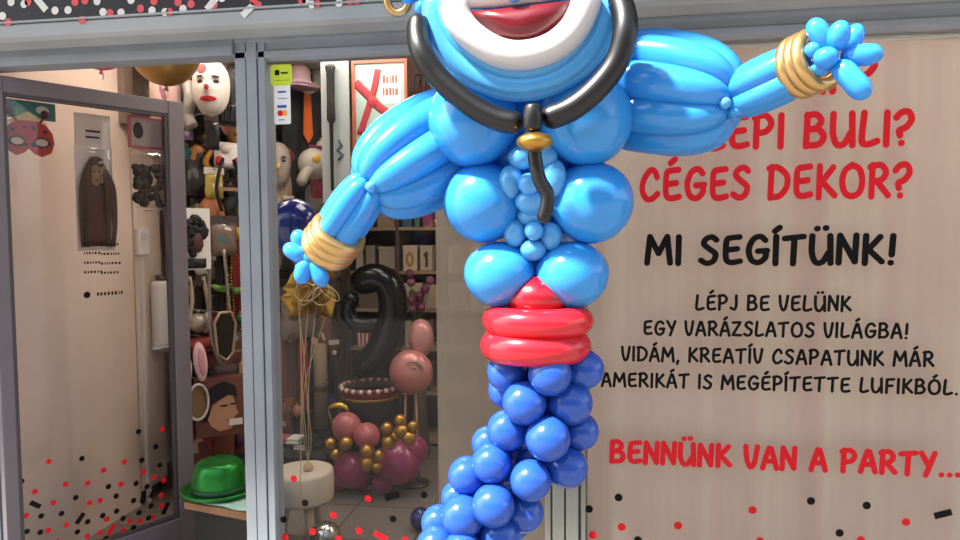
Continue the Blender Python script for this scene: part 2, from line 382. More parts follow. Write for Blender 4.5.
def text_mb(s, hw, fn_of, gap=.24, jitter=.02):
    """fn_of(u, v) maps text units (cap height 1) to the world; returns the mesh builder"""
    rnd = random.Random(s); mb = MB(); x = 0; kk = 0
    for ch in s:
        wd, st = glyph(ch); dy = rnd.uniform(-jitter, jitter)
        for pts, smth in st:
            q = [(v.x, v.y) for v in spline([(a, b, 0) for a, b in pts], 6)] if smth else pts
            kk += 1; off = Vector((0, -.00013*(kk % 6), 0)); stroke2d(mb, q, hw, lambda u, v, x=x, dy=dy, off=off: fn_of(u+x, v+dy)+off)
        x += wd+gap
    return mb, x-gap
def text_width(s, gap=.24): return sum(glyph(c)[0]+gap for c in s)-gap
def shop_text(s, xl, yl, xr, yr, hpx, mt, label, hw=.107, Y=-.0062):
    a, b = P(xl, yl, Y), P(xr, yr, Y); z = (a.z+b.z)/2; wd = text_width(s)
    H = hpx*M(a.lerp(b, .5)); sx = (b.x-a.x)/wd
    k = H/sx      # keep the brush width round
    t = thing('window_lettering', label, 'lettering', Vector((a.x, Y, z)), 'lettering on the large pane'); x0 = 0
    for wd_ in s.split(' '):
        def fn(u, v, x0=x0): return Vector((a.x+(u+x0)*sx, Y, z+v*H))
        mb, w_ = text_mb(wd_, hw, fn); mb.build('word', mt, t, fn(0, 0)); x0 += w_+.24+glyph(' ')[0]+.24
    return t
shop_text('NAP?', 775, 93.5, 874, 90, 32, VRED, 'red brush lettering mostly hidden behind the outstretched balloon hand, topmost line on pane')
shop_text('SLEPI BULI?', 684, 147.3, 911, 145, 31, VRED, 'red brush lettering just under the balloon arm, ending in BULI with question mark')
shop_text('CÉGES DEKOR?', 641, 198.3, 909, 197, 30.5, VRED, 'red brush lettering CÉGES DEKOR on the large pane')
shop_text('MI SEGÍTÜNK!', 647, 263.5, 893, 263, 27, VBLK, 'large black brush lettering MI SEGÍTÜNK on the large pane')
shop_text('LÉPJ BE VELÜNK', 696, 310.2, 850, 310.2, 14.3, VBLK, 'small black lettering LÉPJ BE VELÜNK, shortest of the small lines', hw=.103)
shop_text('EGY VARÁZSLATOS VILÁGBA!', 644, 335, 907, 337.5, 13.8, VBLK, 'small black lettering EGY VARÁZSLATOS VILÁGBA under LÉPJ BE VELÜNK', hw=.103)
shop_text('VIDÁM, KREATÍV CSAPATUNK MÁR', 622, 361, 933, 365.6, 13.8, VBLK, 'small black lettering VIDÁM, KREATÍV CSAPATUNK MÁR', hw=.103)
shop_text('AMERIKÁT IS MEGÉPÍTETTE LUFIKBÓL.', 602, 386.2, 957, 394, 13.6, VBLK, 'small black lettering AMERIKÁT IS MEGÉPÍTETTE LUFIKBÓL, lowest of the black lines', hw=.103)
shop_text('BENNÜNK VAN A PARTY...', 611, 461.5, 959, 475.5, 21, VRED, 'red brush lettering BENNÜNK VAN A PARTY, lowest line on the pane', hw=.125)

def dots(name, lst, parent, fn, mt, r, label=None, each=False):
    """confetti print: lst of (px,py) discs or (px,py,angle) bars"""
    if each:
        for e in lst: dots(name, [e], parent, fn, mt, r, label)
        return
    mb = MB()
    for e in lst:
        c, ux, uz = fn(e[0], e[1]); s = M(c)
        if len(e) == 2:
            vs = [c+ux*math.cos(2*PI*i/16)*r*s+uz*math.sin(2*PI*i/16)*r*s for i in range(16)]
        else:
            a = math.radians(e[2]); d = ux*math.cos(a)+uz*math.sin(a); n = -ux*math.sin(a)+uz*math.cos(a); l = r*2.1*s; h = r*.85*s
            vs = [c+d*l+n*h, c-d*l+n*h, c-d*l-n*h, c+d*l-n*h]
        mb.add(vs, [tuple(range(len(vs)))])
    o = mb.build(name, mt, parent); o['label'] = label or name
    return o
def fy(Y): return lambda px, py: (P(px, py, Y), Vector((1,0,0)), Vector((0,0,1)))
dots('confetti_print', [(589,509),(618.6,497.5),(638,540),(811,501),(866.7,505.5),(839.6,533),(943,514,18),(700,560),(770,570)], w2, fy(-.0055), VBLK, 4.0, 'black confetti dots')
dots('confetti_print', [(593,535),(621.7,527),(678,525.5),(752.5,510),(760,541),(861,540),(906,522),(650,565),(930,560)], w2, fy(-.0055), VRED, 4.0, 'red confetti dots')
dots('confetti_print', [(305,503),(283.6,519.6),(393,519),(424,495),(392,496.6,20),(340,560)], w1, fy(-.0055), VBLK, 3.5, 'black confetti dots')
dots('confetti_print', [(293.7,478.7),(368,498.5),(333.4,515),(359,530.6),(312.6,531.6),(338.7,539),(380.6,536,-25),(405,540),(285,537)], w1, fy(-.0055), VRED, 3.5, 'red confetti dots')

# payment sticker
Y = -.006
st = thing('payment_sticker', 'small yellow-green and white card payment sticker in pane corner beside the mullion', 'sticker', P(282, 95, Y))
def rrect(x0, y0, x1, y1, r, Y):
    a, b = P(x0, y1, Y), P(x1, y0, Y); s = M(a)*r; pts = []
    for cx, cz, a0 in ((b.x-s, b.z-s, 0), (a.x+s, b.z-s, 90), (a.x+s, a.z+s, 180), (b.x-s, a.z+s, 270)):
        for j in range(6):
            t = math.radians(a0+18*j); pts.append((cx+s*math.cos(t), cz+s*math.sin(t)))
    return pts
MB().prism(rrect(274.5, 83, 290, 124.5, 2, Y), Y, Y+.0015).build('sticker_card', VWHI, st)
MB().prism(rrect(271, 64, 292, 86, 3, Y), Y-.0012, Y+.0003).build('sticker_header', mat('lime_print', '#c6d62a', .45), st)
MB().prism(rrect(275, 70, 279.5, 75.5, 1, Y), Y-.002, Y-.0012).build('sticker_icon', VBLK, st)
for (xa, ya, xb, yb, mm) in [(281, 72, 288, 74, VBLK), (275, 80, 289, 80.7, VBLK), (278, 91, 286, 93, VBLUE), (278, 98, 287, 98.8, VBLUE), (277.5, 105, 286.5, 108, VBLUE), (279, 119.5, 285, 120.3, VBLK)]:
    MB().prism(rrect(xa, ya, xb, yb, .2, Y), Y-.002, Y-.0004).build('sticker_print', mm, st)
for px, mm in ((280.2, VRED), (284.6, VORG)):
    c = P(px, 113.2, Y-.0008); MB().prism([(c.x+.0105*math.cos(2*PI*i/20), c.z+.0105*math.sin(2*PI*i/20)) for i in range(20)], c.y-(.0012 if px < 282 else .0006), c.y).build('sticker_disc', mm, st)

# ------------------------------------------------------------------ sign board with confetti above the ledge
sb = thing('sign_board', 'black shop sign board printed with white and red confetti above the grey ledge', 'sign', (-.4, -.15, 2.25))
ZS = 2.262
MB().box((X0, -.148, ZS), (X1, .0, ZS+.55)).build('sign_panel', mat('sign_black', '#232124', .5), sb)
MB().box((X0, -.152, ZS-.002), (X1, -.02, ZS+.004)).build('sign_edge', FRAMEL, sb)
fs_ = fy(-.1495)
sw = [(11,2),(24,4),(2.5,16),(55,10.5),(68,10),(103,12),(121,12.5),(97,1.2),(131,0),(152,10.5),(165,12),(183,8.8),(41,4,-50),(212,3,45),(248,10,40),(251,-4),(312,4.5),(339,3),(306,1),(222,-2),(236,-6)]
sr = [(28,2),(75,2),(85,.5),(110,13),(140.5,8.5),(154,1.2),(169.5,12),(178,2),(191,4),(214,5),(8,22),(82,20),(253.5,1.3),(258,5),(302,1),(317,4),(350,1),(357,.5),(299,-4)]
rnd = random.Random(3)
for k in range(40):
    e = (rnd.uniform(0, 960), rnd.uniform(-40, -8)); e = e if rnd.random() < .8 else (*e, rnd.choice((45, -40, 20)))
    (sw if rnd.random() < .5 else sr).append(e)
dots('sign_confetti', sw, sb, fs_, VWHI, 4.0, 'white confetti dot', True); dots('sign_confetti', sr, sb, fs_, mat('sign_red', '#e0545a', .5), 4.0, 'red confetti dot', True)

# ------------------------------------------------------------------ curtains behind the panes
def curtain(name, x0, x1, z0, z1, Y, amp, waves, mt, label):
    mb = MB(); nx = int((x1-x0)*110); nz = 6; vs = []; fs = []
    rn = random.Random(name+str(x0)); ph = [rn.uniform(0, 6) for _ in range(5)]
    for k in range(nz+1):
        for i in range(nx+1):
            x = x0+(x1-x0)*i/nx
            y = Y+amp*(math.sin(waves*x+ph[0])+.6*math.sin(waves*2.3*x+ph[1])+.35*math.sin(waves*.37*x+ph[2]+k*.12)+.3*math.sin(waves*5.1*x+ph[3]))
            vs.append((x, y, z0+(z1-z0)*k/nz))
    for k in range(nz):
        for i in range(nx):
            a = k*(nx+1)+i; fs.append((a, a+1, a+nx+2, a+nx+1))
    mb.add(vs, fs, True); top = MB().tube([(x0, Y, z1+.002), (x1, Y, z1+.002)], .008, 10)
    t = thing(name, label, 'curtain', (x0, Y, z0)); mb.build('cloth', mt, t); top.build('curtain_rail', WHITEP, t); return t
CUR = film_mat('sheer_white_curtain', '#e4d0c5', .42, .0)
CUR2 = film_mat('sheer_window_sheet', '#b7a595', .35, .27)
curtain('window_curtain', .0, 1.74, .205, 2.11, .045, .004, 16, CUR, 'wide off-white curtain hanging behind the lettered pane')
curtain('window_sheet', -.535, -.12, .205, 2.11, .05, .0015, 9, CUR2, 'narrow sheer beige sheet behind the balloon figure, right half of middle pane')

# ------------------------------------------------------------------ open glass door
HG = PZ(0, 76, 2.116); HG.z = 0; E2 = PZ(180, 103, 2.116); E2.z = 0
DU = (E2-HG).normalized(); DN = Vector((DU.y, -DU.x, 0))        # DN points to the street side
if DN.y > 0: DN = -DN
DWID = (E2-HG).length+.005; Z1D = 2.116; Z0D = .03
def D(s, z, o=0): return HG+DU*s+DN*o+Vector((0, 0, z))
def dpx(px, py, o=0):
    p = PN(px, py, HG+DN*o, DN); return (p-HG).dot(DU), p.z
def dbox(s0, s1, z0, z1, o0, o1):
    return MB().box((s0, o0, z0), (s1, o1, z1)).map(lambda v: D(v.x, v.z, v.y))
dr = thing('door_1', None, None, HG); dr['kind'] = 'structure'
s0 = -.05
SL = dpx(17, 480)[0]-s0
RB = dpx(190, 513)[1]
ST = .075
f = MB()
for a in ((DWID-ST, DWID, Z0D, Z1D), (s0, s0+SL, Z0D, Z1D), (s0+SL, DWID-ST, Z1D-.062, Z1D), (s0+SL, DWID-ST, Z0D, RB)):
    f.box((a[0], -.022, a[2]), (a[1], .022, a[3]))
f.map(lambda v: D(v.x, v.z, v.y)); f.build('door_frame', DOORM, dr, bevel=.004)
g = MB()
for a in ((DWID-ST-.014, DWID-ST, RB, Z1D-.062), (s0+SL, s0+SL+.014, RB, Z1D-.062), (s0+SL+.014, DWID-ST-.014, Z1D-.074, Z1D-.062), (s0+SL+.014, DWID-ST-.014, RB, RB+.014)):
    g.box((a[0], -.014, a[2]), (a[1], .014, a[3]))
g.map(lambda v: D(v.x, v.z, v.y)); g.build('glazing_bead', mat('bead_dark', '#463f42', .5), dr)
dg = dbox(s0+SL, DWID-ST, RB, Z1D-.062, -.003, .003).build('door_glass', GLASSD, dr)
hd = MB().tube([D(DWID-.04, .98, -.022), D(DWID-.04, .98, -.06), D(DWID-.14, .98, -.065)], .009, 10); hd.build('door_handle', SILV, dr)
fd = lambda px, py: (PN(px, py, HG+DN*.0042, DN), DU, Vector((0,0,1)))
O_ = lambda l: [(x/2.454, 320+y/2.454, *r) for x, y, *r in l]
dblk = O_([(340,274),(382,311),(348,344),(392,356),(201,340),(53,396),(266,409),(334,401),(361,409),(186,436),(285,432),(328,443),(350,444),(286,469),(341,473),(370,457),(151,475),(101,481),(215,495),(252,480),(302,487),(365,486),(66,519),(99,521),(190,520),(328,510),(347,517),(313,533),(260,536),(47,465),(87,453,-40),(197,487,50),(376,423,55),(406,463,60)])
dred = O_([(398,268),(120,347),(305,348),(254,369),(352,373),(378,386),(402,393),(161,403),(215,400),(297,403),(86,421),(131,448),(219,449),(246,443),(64,480),(262,489),(319,494),(344,493),(376,484),(163,503),(119,517),(214,530),(246,522),(303,516),(395,430),(397,457),(376,507),(273,515,55),(140,545),(180,548)])
o1 = dots('confetti_print', dblk, dr, fd, VBLK, 2.75, 'black confetti dots'); o2 = dots('confetti_print', dred, dr, fd, VRED, 2.75, 'red confetti dots')
# opening hours printed on the door glass
def door_text(s, px, py, hpx, wpx, parent):
    a = PN(px, py, HG+DN*.0045, DN); H = hpx*M(a); b = PN(px+wpx, py, HG+DN*.0045, DN); sx = (b-a).dot(DU)/text_width(s)
    mb, _ = text_mb(s, .1, lambda u, v: a+DU*(u*sx)+Vector((0, 0, v*H)), jitter=0)
    return mb.build('printed_line', VBLK, parent)
HOURS = 1
oh = thing('opening_hours_lettering', 'small black opening hours and phone number lettering on the door glass', 'lettering', PN(100, 265, HG+DN*.0045, DN))
for i, (a, b) in enumerate([('-', '8:00'), ('-', '9:00-18:00'), ('-', '9:00-18:00'), ('-', '9:00-13:00')]):
    y = 245+i*9.5
    for px, wd in ((84, 13), (101, 14)):
        mb = MB(); rr = random.Random(i*7+px); x = 0
        a_ = PN(px, y+.2*(px-84)*0.2, HG+DN*.0045, DN); m_ = M(a_)
        while x < wd:
            l = rr.uniform(1.0, 2.2); c0 = a_+DU*(x*m_*1.25); mb.add([c0, c0+DU*l*m_, c0+DU*l*m_+Vector((0,0,2.3*m_)), c0+Vector((0,0,2.3*m_))], [(0,1,2,3)]); x += l+.7
        mb.build('printed_line', VBLK, oh)
mb = MB(); a_ = PN(87, 295, HG+DN*.0045, DN); m_ = M(a_)
mb.add([a_+DU*math.cos(2*PI*i/18)*3.3*m_+Vector((0,0,math.sin(2*PI*i/18)*3.3*m_)) for i in range(18)], [tuple(range(18))])
x = 8; rr = random.Random(5)
while x < 30:
    l = rr.uniform(1.2, 2.4); c0 = a_+DU*(x*m_*1.2)-Vector((0,0,1.6*m_)); mb.add([c0, c0+DU*l*m_, c0+DU*l*m_+Vector((0,0,3.4*m_)), c0+Vector((0,0,3.4*m_))], [(0,1,2,3)]); x += l+.8
mb.build('printed_line', VBLK, oh)

# ------------------------------------------------------------------ balloon figure
FY = -.62
fig = thing('balloon_figure', 'tall blue balloon sculpture figure with red belt and gold cuffs standing before the shop window', 'balloon figure', (P(470, 540, FY).x, FY, 0))
def q(px, py, Y=FY): return P(px, py, Y)
def fb(name, px, py, r, Y=FY, mt=SKY, ry=None, axis=None, dz=1.0, parent=None, knot=True):
    c = q(px, py, Y); s = M(c); ry = ry or r
    return balloon(c, r*s, r*s*dz, ry*s, axis, knot=False if not knot else True).build(name, mt, parent or fig, c)
def ft(name, pts, rpx, mt, Y=FY, end=1.0, closed=False, parent=None, n=18, **k):
    p3 = [q(*(p if len(p) == 3 else (p[0], p[1], Y))) for p in pts]; c = p3[len(p3)//2]; s = M(c)
    return sausage(p3, rpx*s, n, end, closed, **k).build(name, mt, parent or fig, c)
# torso: three pairs
fb('chest_balloon', 474, 121, 46, FY-.03, SKY, 45, (.5, .5, 0), knot=False); fb('chest_balloon', 585, 119, 47, FY-.03, SKY, 46, (-.5, .5, 0), knot=False)
fb('chest_balloon', 484, 203, 41, FY, SKY, 40, knot=False); fb('chest_balloon', 591, 203, 42, FY, SKY, 41, knot=False)
fb('chest_balloon', 500, 274.5, 36, FY, SKY, 33, knot=False); fb('chest_balloon', 572, 275, 36.5, FY, SKY, 34, knot=False)
fb('chest_balloon', 532, 120, 40, FY+.12, SKY, 60, knot=False); fb('chest_balloon', 537, 205, 40, FY+.11, SKY, 55, knot=False); fb('chest_balloon', 538, 275, 30, FY+.08, SKY, 40, knot=False)
# small blossom clusters on the chest: centre balloon with petals
def blossom(cx, cy, cr, petals, Y):
    c = fb('blossom_balloon', cx, cy, cr, Y-.02, SKYP, knot=False)
    for px, py, rx, ry in petals: fb('petal_balloon', px, py, rx, Y+.01, SKYP, ry, parent=c, knot=False)
blossom(529, 184, 11, [(522,158,14,12), (511,182,12.5,17), (554,178,12.5,19), (530,202,15,12), (545,157,13,12)], FY-.075)
blossom(534, 231, 9.5, [(515,233,11.5,14), (551,236,11,14), (533,250,13.5,11), (531,216,14,11)], FY-.045)
# chin and mouth
HY = FY-.13
U1 = [(436,-6),(437,22),(448,50),(476,75),(511,87),(546,83),(576,67),(596,43),(606,17),(608,-8)]
ft('chin_balloon', U1, 14.5, SKYH, HY)
ft('chin_balloon', [(446,-6),(449,18),(461,42),(486,62),(514,71),(543,68),(567,53),(584,32),(592,8),(593,-10)], 13, SKYH, HY-.01)
ft('lip_balloon', [(452,-4),(458,19),(474,38),(500,53),(527,55),(553,47),(573,30),(585,6),(587,-12)], 15, WHI, HY-.04)
ft('lip_balloon', [(455,0),(480,-1),(513,-4),(550,-9),(584,-14)], 9.5, WHI, HY-.03)
mp = [(468,11),(490,9.5),(515,7),(540,4),(572,0),(566,14),(556,26),(543,36),(529,41),(512,41),(497,36),(484,26),(475,18)]
mb = MB(); cc = q(518, 20, HY-.06); pr = [q(x, y, HY-.045) for x, y in mp]; mid = [q(518+(x-518)*.6, 20+(y-20)*.6, HY-.062) for x, y in mp]
k = len(mp); mb.add(pr+mid+[q(518, 20, HY-.066)]+[q(x, y, HY-.02) for x, y in mp],
    [(i, (i+1) % k, (i+1) % k+k, i+k) for i in range(k)]+[(i+k, (i+1) % k+k, 2*k) for i in range(k)]+[(2*k+1+i, 2*k+1+(i+1) % k, (i+1) % k, i) for i in range(k)]+[tuple(reversed(range(2*k+1, 3*k+1)))], True)
mb.build('mouth_balloon', DRED, fig, cc)
fb('nose_balloon', 514, -7, 9, HY-.05, SKYP, 9, knot=False)
fb('head_balloon', 517, -30, 92, FY-.03, SKYH, 90, knot=False, dz=.6)
for a in ((423,9,9,FY-.05),(436,3,10,FY-.04),(447,12,9,FY-.06),(408,-3,8,FY-.05)): fb('ear_balloon', a[0], a[1], a[2], a[3], SKY, knot=False)
c = q(398, 0, FY-.05); s = M(c)
MB().tube([c+Vector((11*s*math.cos(t), -.2*11*s*math.sin(t), 12*s*math.sin(t))) for t in [2*PI*i/28 for i in range(28)]], 4*s, 12, True).build('earring', GOLD, fig, c)
# black collar, knot, gold bead and hanging tail
CY = FY-.19
ft('collar_balloon', [(424,16,HY-.02),(418,28,HY-.03),(421,50,CY),(438,77,CY),(468,103,CY),(497,119,CY),(524,124,CY)], 11.6, BLK)
ft('collar_balloon', [(608,2,HY-.02),(620,3,HY-.03),(625.5,28,CY),(617,61,CY),(597,88,CY),(571,109,CY),(541,121,CY)], 12.6, BLK)
ft('collar_knot', [(533,104,CY-.03),(533,117,CY-.035),(532,132,CY-.03)], 9.6, BLK, end=.55)
fb('gold_bead', 535, 142.5, 18.5, CY-.03, GOLDB, 10, knot=False)
ft('collar_tail', [(534,146,CY-.02),(536,165,CY-.02),(540,181,CY-.02),(547.5,195,CY-.02),(546,210,CY-.02),(541.5,223,CY-.02)], 7.2, BLK)
# arms: bundles of long balloons pinched at shoulder, elbow and wrist
def bundle(A, B, bulge, r, n, phase, mt, blunt=.55, taper=0., na=1.0, nb=1.0, flat=1.0):
    A = Vector(A); B = Vector(B); ax = (B-A); Ln = ax.length; ax.normalize()
    u = ax.cross(Vector((0, 1, 0))).normalized(); v = ax.cross(u)
    for k in range(n):
        a = phase+2*PI*k/n; d = u*math.cos(a)+v*math.sin(a)*flat; pts = []; rs = []
        K = 22
        for i in range(K+1):
            t = i/K; t2 = t
            sh = math.sin(PI*t)**blunt if 0 < t < 1 else 0
            rr = r*(math.sin(PI*min(max(t, 0), 1))**.42 if 0 < t < 1 else 0)+1e-4
            pts.append(A+ax*Ln*(.5-.5*math.cos(PI*t))*1.0+d*bulge*sh*(1-taper*t)); rs.append(rr*(1-taper*.6*t))
        c = pts[K//2]; MB().tube(pts, rs, 18).build('arm_balloon', mt, fig, c)
sA = M(q(400, 150))
bundle(q(371, 188, FY-.03), q(484, 118, FY+.17), 39*sA, 18.5*sA, 8, .25, SKY, .6)
bundle(q(729, 102, FY-.01), q(590, 86, FY+.17), 43*sA, 18.5*sA, 9, .18, SKY, .5)
bundle(q(370, 184, FY-.05), q(324, 252, FY-.02), 15*sA, 12.5*sA, 5, .6, SKY, .35, .1)
bundle(q(728, 100, FY-.01), q(812, 62, FY-.12), 14*sA, 12.5*sA, 5, 1.0, SKY, .35, .1)
fb('elbow_balloon', 371, 187, 6, FY-.09, SKYP, knot=False); fb('elbow_balloon', 725, 103, 6, FY-.08, SKYP, knot=False)
fb('elbow_balloon', 735, 112, 8, FY-.05, SKY, 6, knot=False)
def cuff(A, B, Rp, rp, n, step, tilt, tx=0):
    A = Vector(A); B = Vector(B); ax = (B-A).normalized(); s = M(A)
    for k in range(n):
        c = A+ax*step*s*k
        nn = (ax+Vector((tx, -tilt*(1+.1*k), .06*(k-1)))).normalized(); u = nn.cross(Vector((0,0,1))).normalized(); v = nn.cross(u)
        MB().tube([c+(u*math.cos(t)+v*math.sin(t))*Rp*s for t in [2*PI*i/40 for i in range(40)]], rp*s, 16, True).build('cuff_balloon', GOLD, fig, c)
cuff(q(338, 234, FY-.035), q(322, 254, FY-.015), 20.5, 8.6, 3, 8.5, -.28)
cuff(q(800, 67, FY-.1), q(825, 56, FY-.14), 25, 7.4, 3, 8.5, .35)
# hands
for a in ([(310,258,FY-.04),(303,247,FY-.05),(295,230,FY-.06)], [(307,260,FY-.05),(298,254,FY-.07),(284,246,FY-.07)], [(309,259,FY-.06),(304,268,FY-.07),(300,284,FY-.07)], [(310,258,FY-.05),(316,269,FY-.06),(325,286,FY-.06)]):
    ft('finger_balloon', a, 8.6, SKY, end=1.3)
fb('palm_balloon', 309, 258, 9, FY-.06, SKY, knot=False); fb('palm_balloon', 317, 256, 10, FY-.01, SKY, knot=False)
for a, r in (([(829,50,FY-.15),(822,38,FY-.17),(811,19,FY-.17)], 10.5), ([(836,50,FY-.17),(838,38,FY-.19),(843,20,FY-.2)], 11), ([(842,52,FY-.14),(851,42,FY-.15),(859,24,FY-.15)], 9.5), ([(840,57,FY-.17),(858,55.5,FY-.18),(884,53,FY-.19)], 11), ([(836,63,FY-.17),(848,75,FY-.19),(868,98,FY-.2)], 11.5)):
    ft('finger_balloon', a, r, SKY, end=1.3)
fb('palm_balloon', 826, 58, 12, FY-.19, SKY, 11, knot=False); fb('palm_balloon', 813, 50, 8, FY-.17, SKY, knot=False); fb('palm_balloon', 821, 68, 10, FY-.16, SKY, 8, knot=False)
# belt
def ring(px, py, rx, rp, Y, mt, sq=.75, dip=0):
    c = q(px, py, Y); s = M(c)
    pts = [c+Vector((rx*s*math.cos(t), rx*s*.85*math.sin(t), dip*s*math.sin(t))) for t in [2*PI*i/44 for i in range(44)]]
    MB().tube(pts, rp*s, 18, True).build('belt_balloon', mt, fig, c)
ring(537.5, 320, 41, 14.5, FY, RED); ring(535.5, 345, 39.5, 16, FY, RED)
fb('belt_balloon', 538, 298, 33, FY+.0, mat('latex_red_shaded', '#9a1022', .25, coat=.3), 24, knot=False)  # red balloon above the belt, its shadow put into the darker red
# tail of small royal blue balloons
tail = [(507,372,20,0),(550,374,22,-.06),(584,369,20,.0),(506,390,18,.07),(572,384,18,.08),(524,403,22,-.05),(570,402,22.5,-.01),(507,430,20.5,-.01),(548,438,22.5,-.06),(580,431,19,.03),(489,443,17,.05),(492,463,20,-.03),(567,467,20.5,.0),(530.5,480,20.5,-.05),(467,475,19,.0),(493.5,505,21.5,-.06),(524,512,20,.02),(462.5,516,21.5,-.04),(439,522,17.5,.0),(499.5,535,20,-.02),(458,497,17,.05),(436,545,19,-.05),(462,548,18,-.07),(532,455,18,.05),(545,418,18,.07),(500,485,17,.06),(478,500,17,.06)]
for px, py, r, dy in tail:
    fb('tail_balloon', px, py, r, FY+dy, ROY, r*1.03, (random.uniform(-.4,.4), .9, random.uniform(-.2,.4)))
for px, py, r in [(528,388,24),(552,392,24),(540,415,24),(560,420,22),(530,440,24),(558,450,22),(515,455,22),(540,468,20),(500,478,22),(515,495,22),(480,492,22),(510,520,22),(475,515,22),(452,530,20),(480,540,22)]:
    fb('tail_balloon', px, py, r, FY+.075, ROY, knot=False)
for px, py, r in [(537,165,30),(560,150,26),(515,155,26),(540,245,24)]: fb('chest_balloon', px, py, r, FY+.06, SKY, knot=False)
# lower tail down to the base plate (below the frame)
b0 = q(455, 555, FY); zz = b0.z-.02; k = 0
while zz > .1:
    t = 1-zz/b0.z; cx = b0.x-.06*math.sin(t*3)
    for j in range(3):
        a = k*.9+j*2*PI/3; c = Vector((cx+.055*math.cos(a), FY+.055*math.sin(a), zz)); balloon(c, .056, .056, .058, (math.cos(a), math.sin(a), 0)).build('tail_balloon', ROY, fig, c)
    zz -= .075; k += 1
pc = Vector((b0.x-.02, FY, 0)); MB().lathe([(.17,0),(.17,.012),(.16,.02),(.03,.024),(.012,.03),(.012,.5)], pc, 36).build('base_plate', mat('base_black', '#18181a', .5), fig, pc)

# ================================================================== goods in the shop
# slanted slatwall board filling the far left of the shop
BA = Vector((-2.42, 1.16, 0)); BB = Vector((-1.73, 2.25, 0)); BU = (BB-BA).normalized(); BA = BA+BU*.23; BN = Vector((BU.y, -BU.x, 0))
BL = (BB-BA).length; BYAW = math.atan2(BU.y, BU.x)
def B3(s, z, o=0): return BA+BU*s+BN*o+Vector((0, 0, z))
bd = thing('display_board', 'dark brown slatted display board covered with hanging party goods', 'display board', BA)
MB().box((0, -.03, 0), (BL, 0, 2.45)).map(lambda v: B3(v.x, v.z, v.y)).build('board_panel', mat('board_brown', '#2e2320', .7, noise=.15), bd)
for i in range(14):
    z = .3+i*.15
    MB().box((0, 0, z), (BL, .006, z+.012)).map(lambda v: B3(v.x, v.z, v.y)).build('slat_rail', mat('rail_brown', '#4a3a30', .5), bd)

class Fr:      # local frame: x right, y towards the viewer, z up
    def __init__(s, o, yaw): s.o = Vector(o); s.x = Vector((math.cos(yaw), math.sin(yaw), 0)); s.y = Vector((s.x.y, -s.x.x, 0)); s.q = Quaternion((0,0,1), yaw)
    def __call__(s, v): return s.o+s.x*v[0]+s.y*v[1]+Vector((0, 0, v[2]))
    def mb(s, m): return m.map(s)
def onboard(px, py, off=.02):
    p = PN(px, py, BA+BN*off, BN); return p, BYAW
def facing(px, py, Y, yaw=None):
    p = P(px, py, Y); return p, (math.atan2(p.x-CAM.x, 3.2)*-.6 if yaw is None else yaw)
def ell(cx, cz, rx, rz, n=20, a0=0, a1=360):
    return [(cx+rx*math.cos(math.radians(a0+(a1-a0)*i/n)), cz+rz*math.sin(math.radians(a0+(a1-a0)*i/n))) for i in range(n if a1-a0 == 360 else n+1)]
def pillow(w, h, d, cx=0, cz=0, y0=0, nx=10, nz=10, back=True):
    """soft cushion-like slab, thick in the middle and closed at the edges"""
    mb = MB(); vs = []; fs = []
    for k in range(nz+1):
        for i in range(nx+1):
            u = i/nx*2-1; v = k/nz*2-1; b = (max(0, (1-u**4)*(1-v**4)))**.5
            vs.append((cx+u*w/2, y0+d*b*(1+.12*math.sin(u*5+v*3)), cz+v*h/2))
    for k in range(nz):
        for i in range(nx):
            a = k*(nx+1)+i; fs.append((a, a+1, a+nx+2, a+nx+1))
    mb.add(vs, fs, True)
    if back: mb.add([(cx-w/2, y0, cz-h/2), (cx+w/2, y0, cz-h/2), (cx+w/2, y0, cz+h/2), (cx-w/2, y0, cz+h/2)], [(3,2,1,0)])
    return mb
def crumple(mb, a, seed=0):
    r = random.Random(seed)
    ph = [r.uniform(0, 6) for _ in range(6)]
    for v in mb.v:
        k = a*(math.sin(v.x*90+ph[0])*math.sin(v.z*70+ph[1])+.6*math.sin(v.x*170+v.z*150+ph[2]))
        v.y += k; v.x += k*.4
    return mb

def packet(name, label, cat, pos, w, h, head, fill, accents=(), group=None, headh=.22, shape='pillow'):
    """hanging pack: header card with a punched tab, filled body, printed patches, clear bag"""
    f = Fr(*pos); t = thing(name, label, cat, f.o, group)
    hh = h*headh; z0 = -h/2; z1 = h/2
    f.mb(pillow(w*.88, h-hh, min(.035, w*.22), 0, z0+(h-hh)/2, .002)).build('packed_goods', C(fill, .6), t)
    f.mb(MB().box((-w/2, -.001, z1-hh), (w/2, .008, z1))).build('header_card', C(head, .55), t)
    f.mb(MB().prism(ell(0, z1-hh*.25, w*.09, hh*.07, 12), .009, .0081)).build('hang_hole', C('#1a1614', .7), t)
    for i, (cx, cz, rx, rz, col) in enumerate(accents):
        f.mb(MB().lathe([(1e-5, 1), (.5, .86), (.86, .5), (1, 0)], n=16).map(lambda v: (cx*w+v.x*rx*w, min(.035, w*.22)*.8+v.z*.008, cz*h+v.y*rz*h))).build('printed_motif', C(col, .5), t)
    f.mb(pillow(w, h-hh*.6, min(.04, w*.25), 0, z0+(h-hh*.6)/2, -.001)).build('clear_bag', BAG, t)
    return t
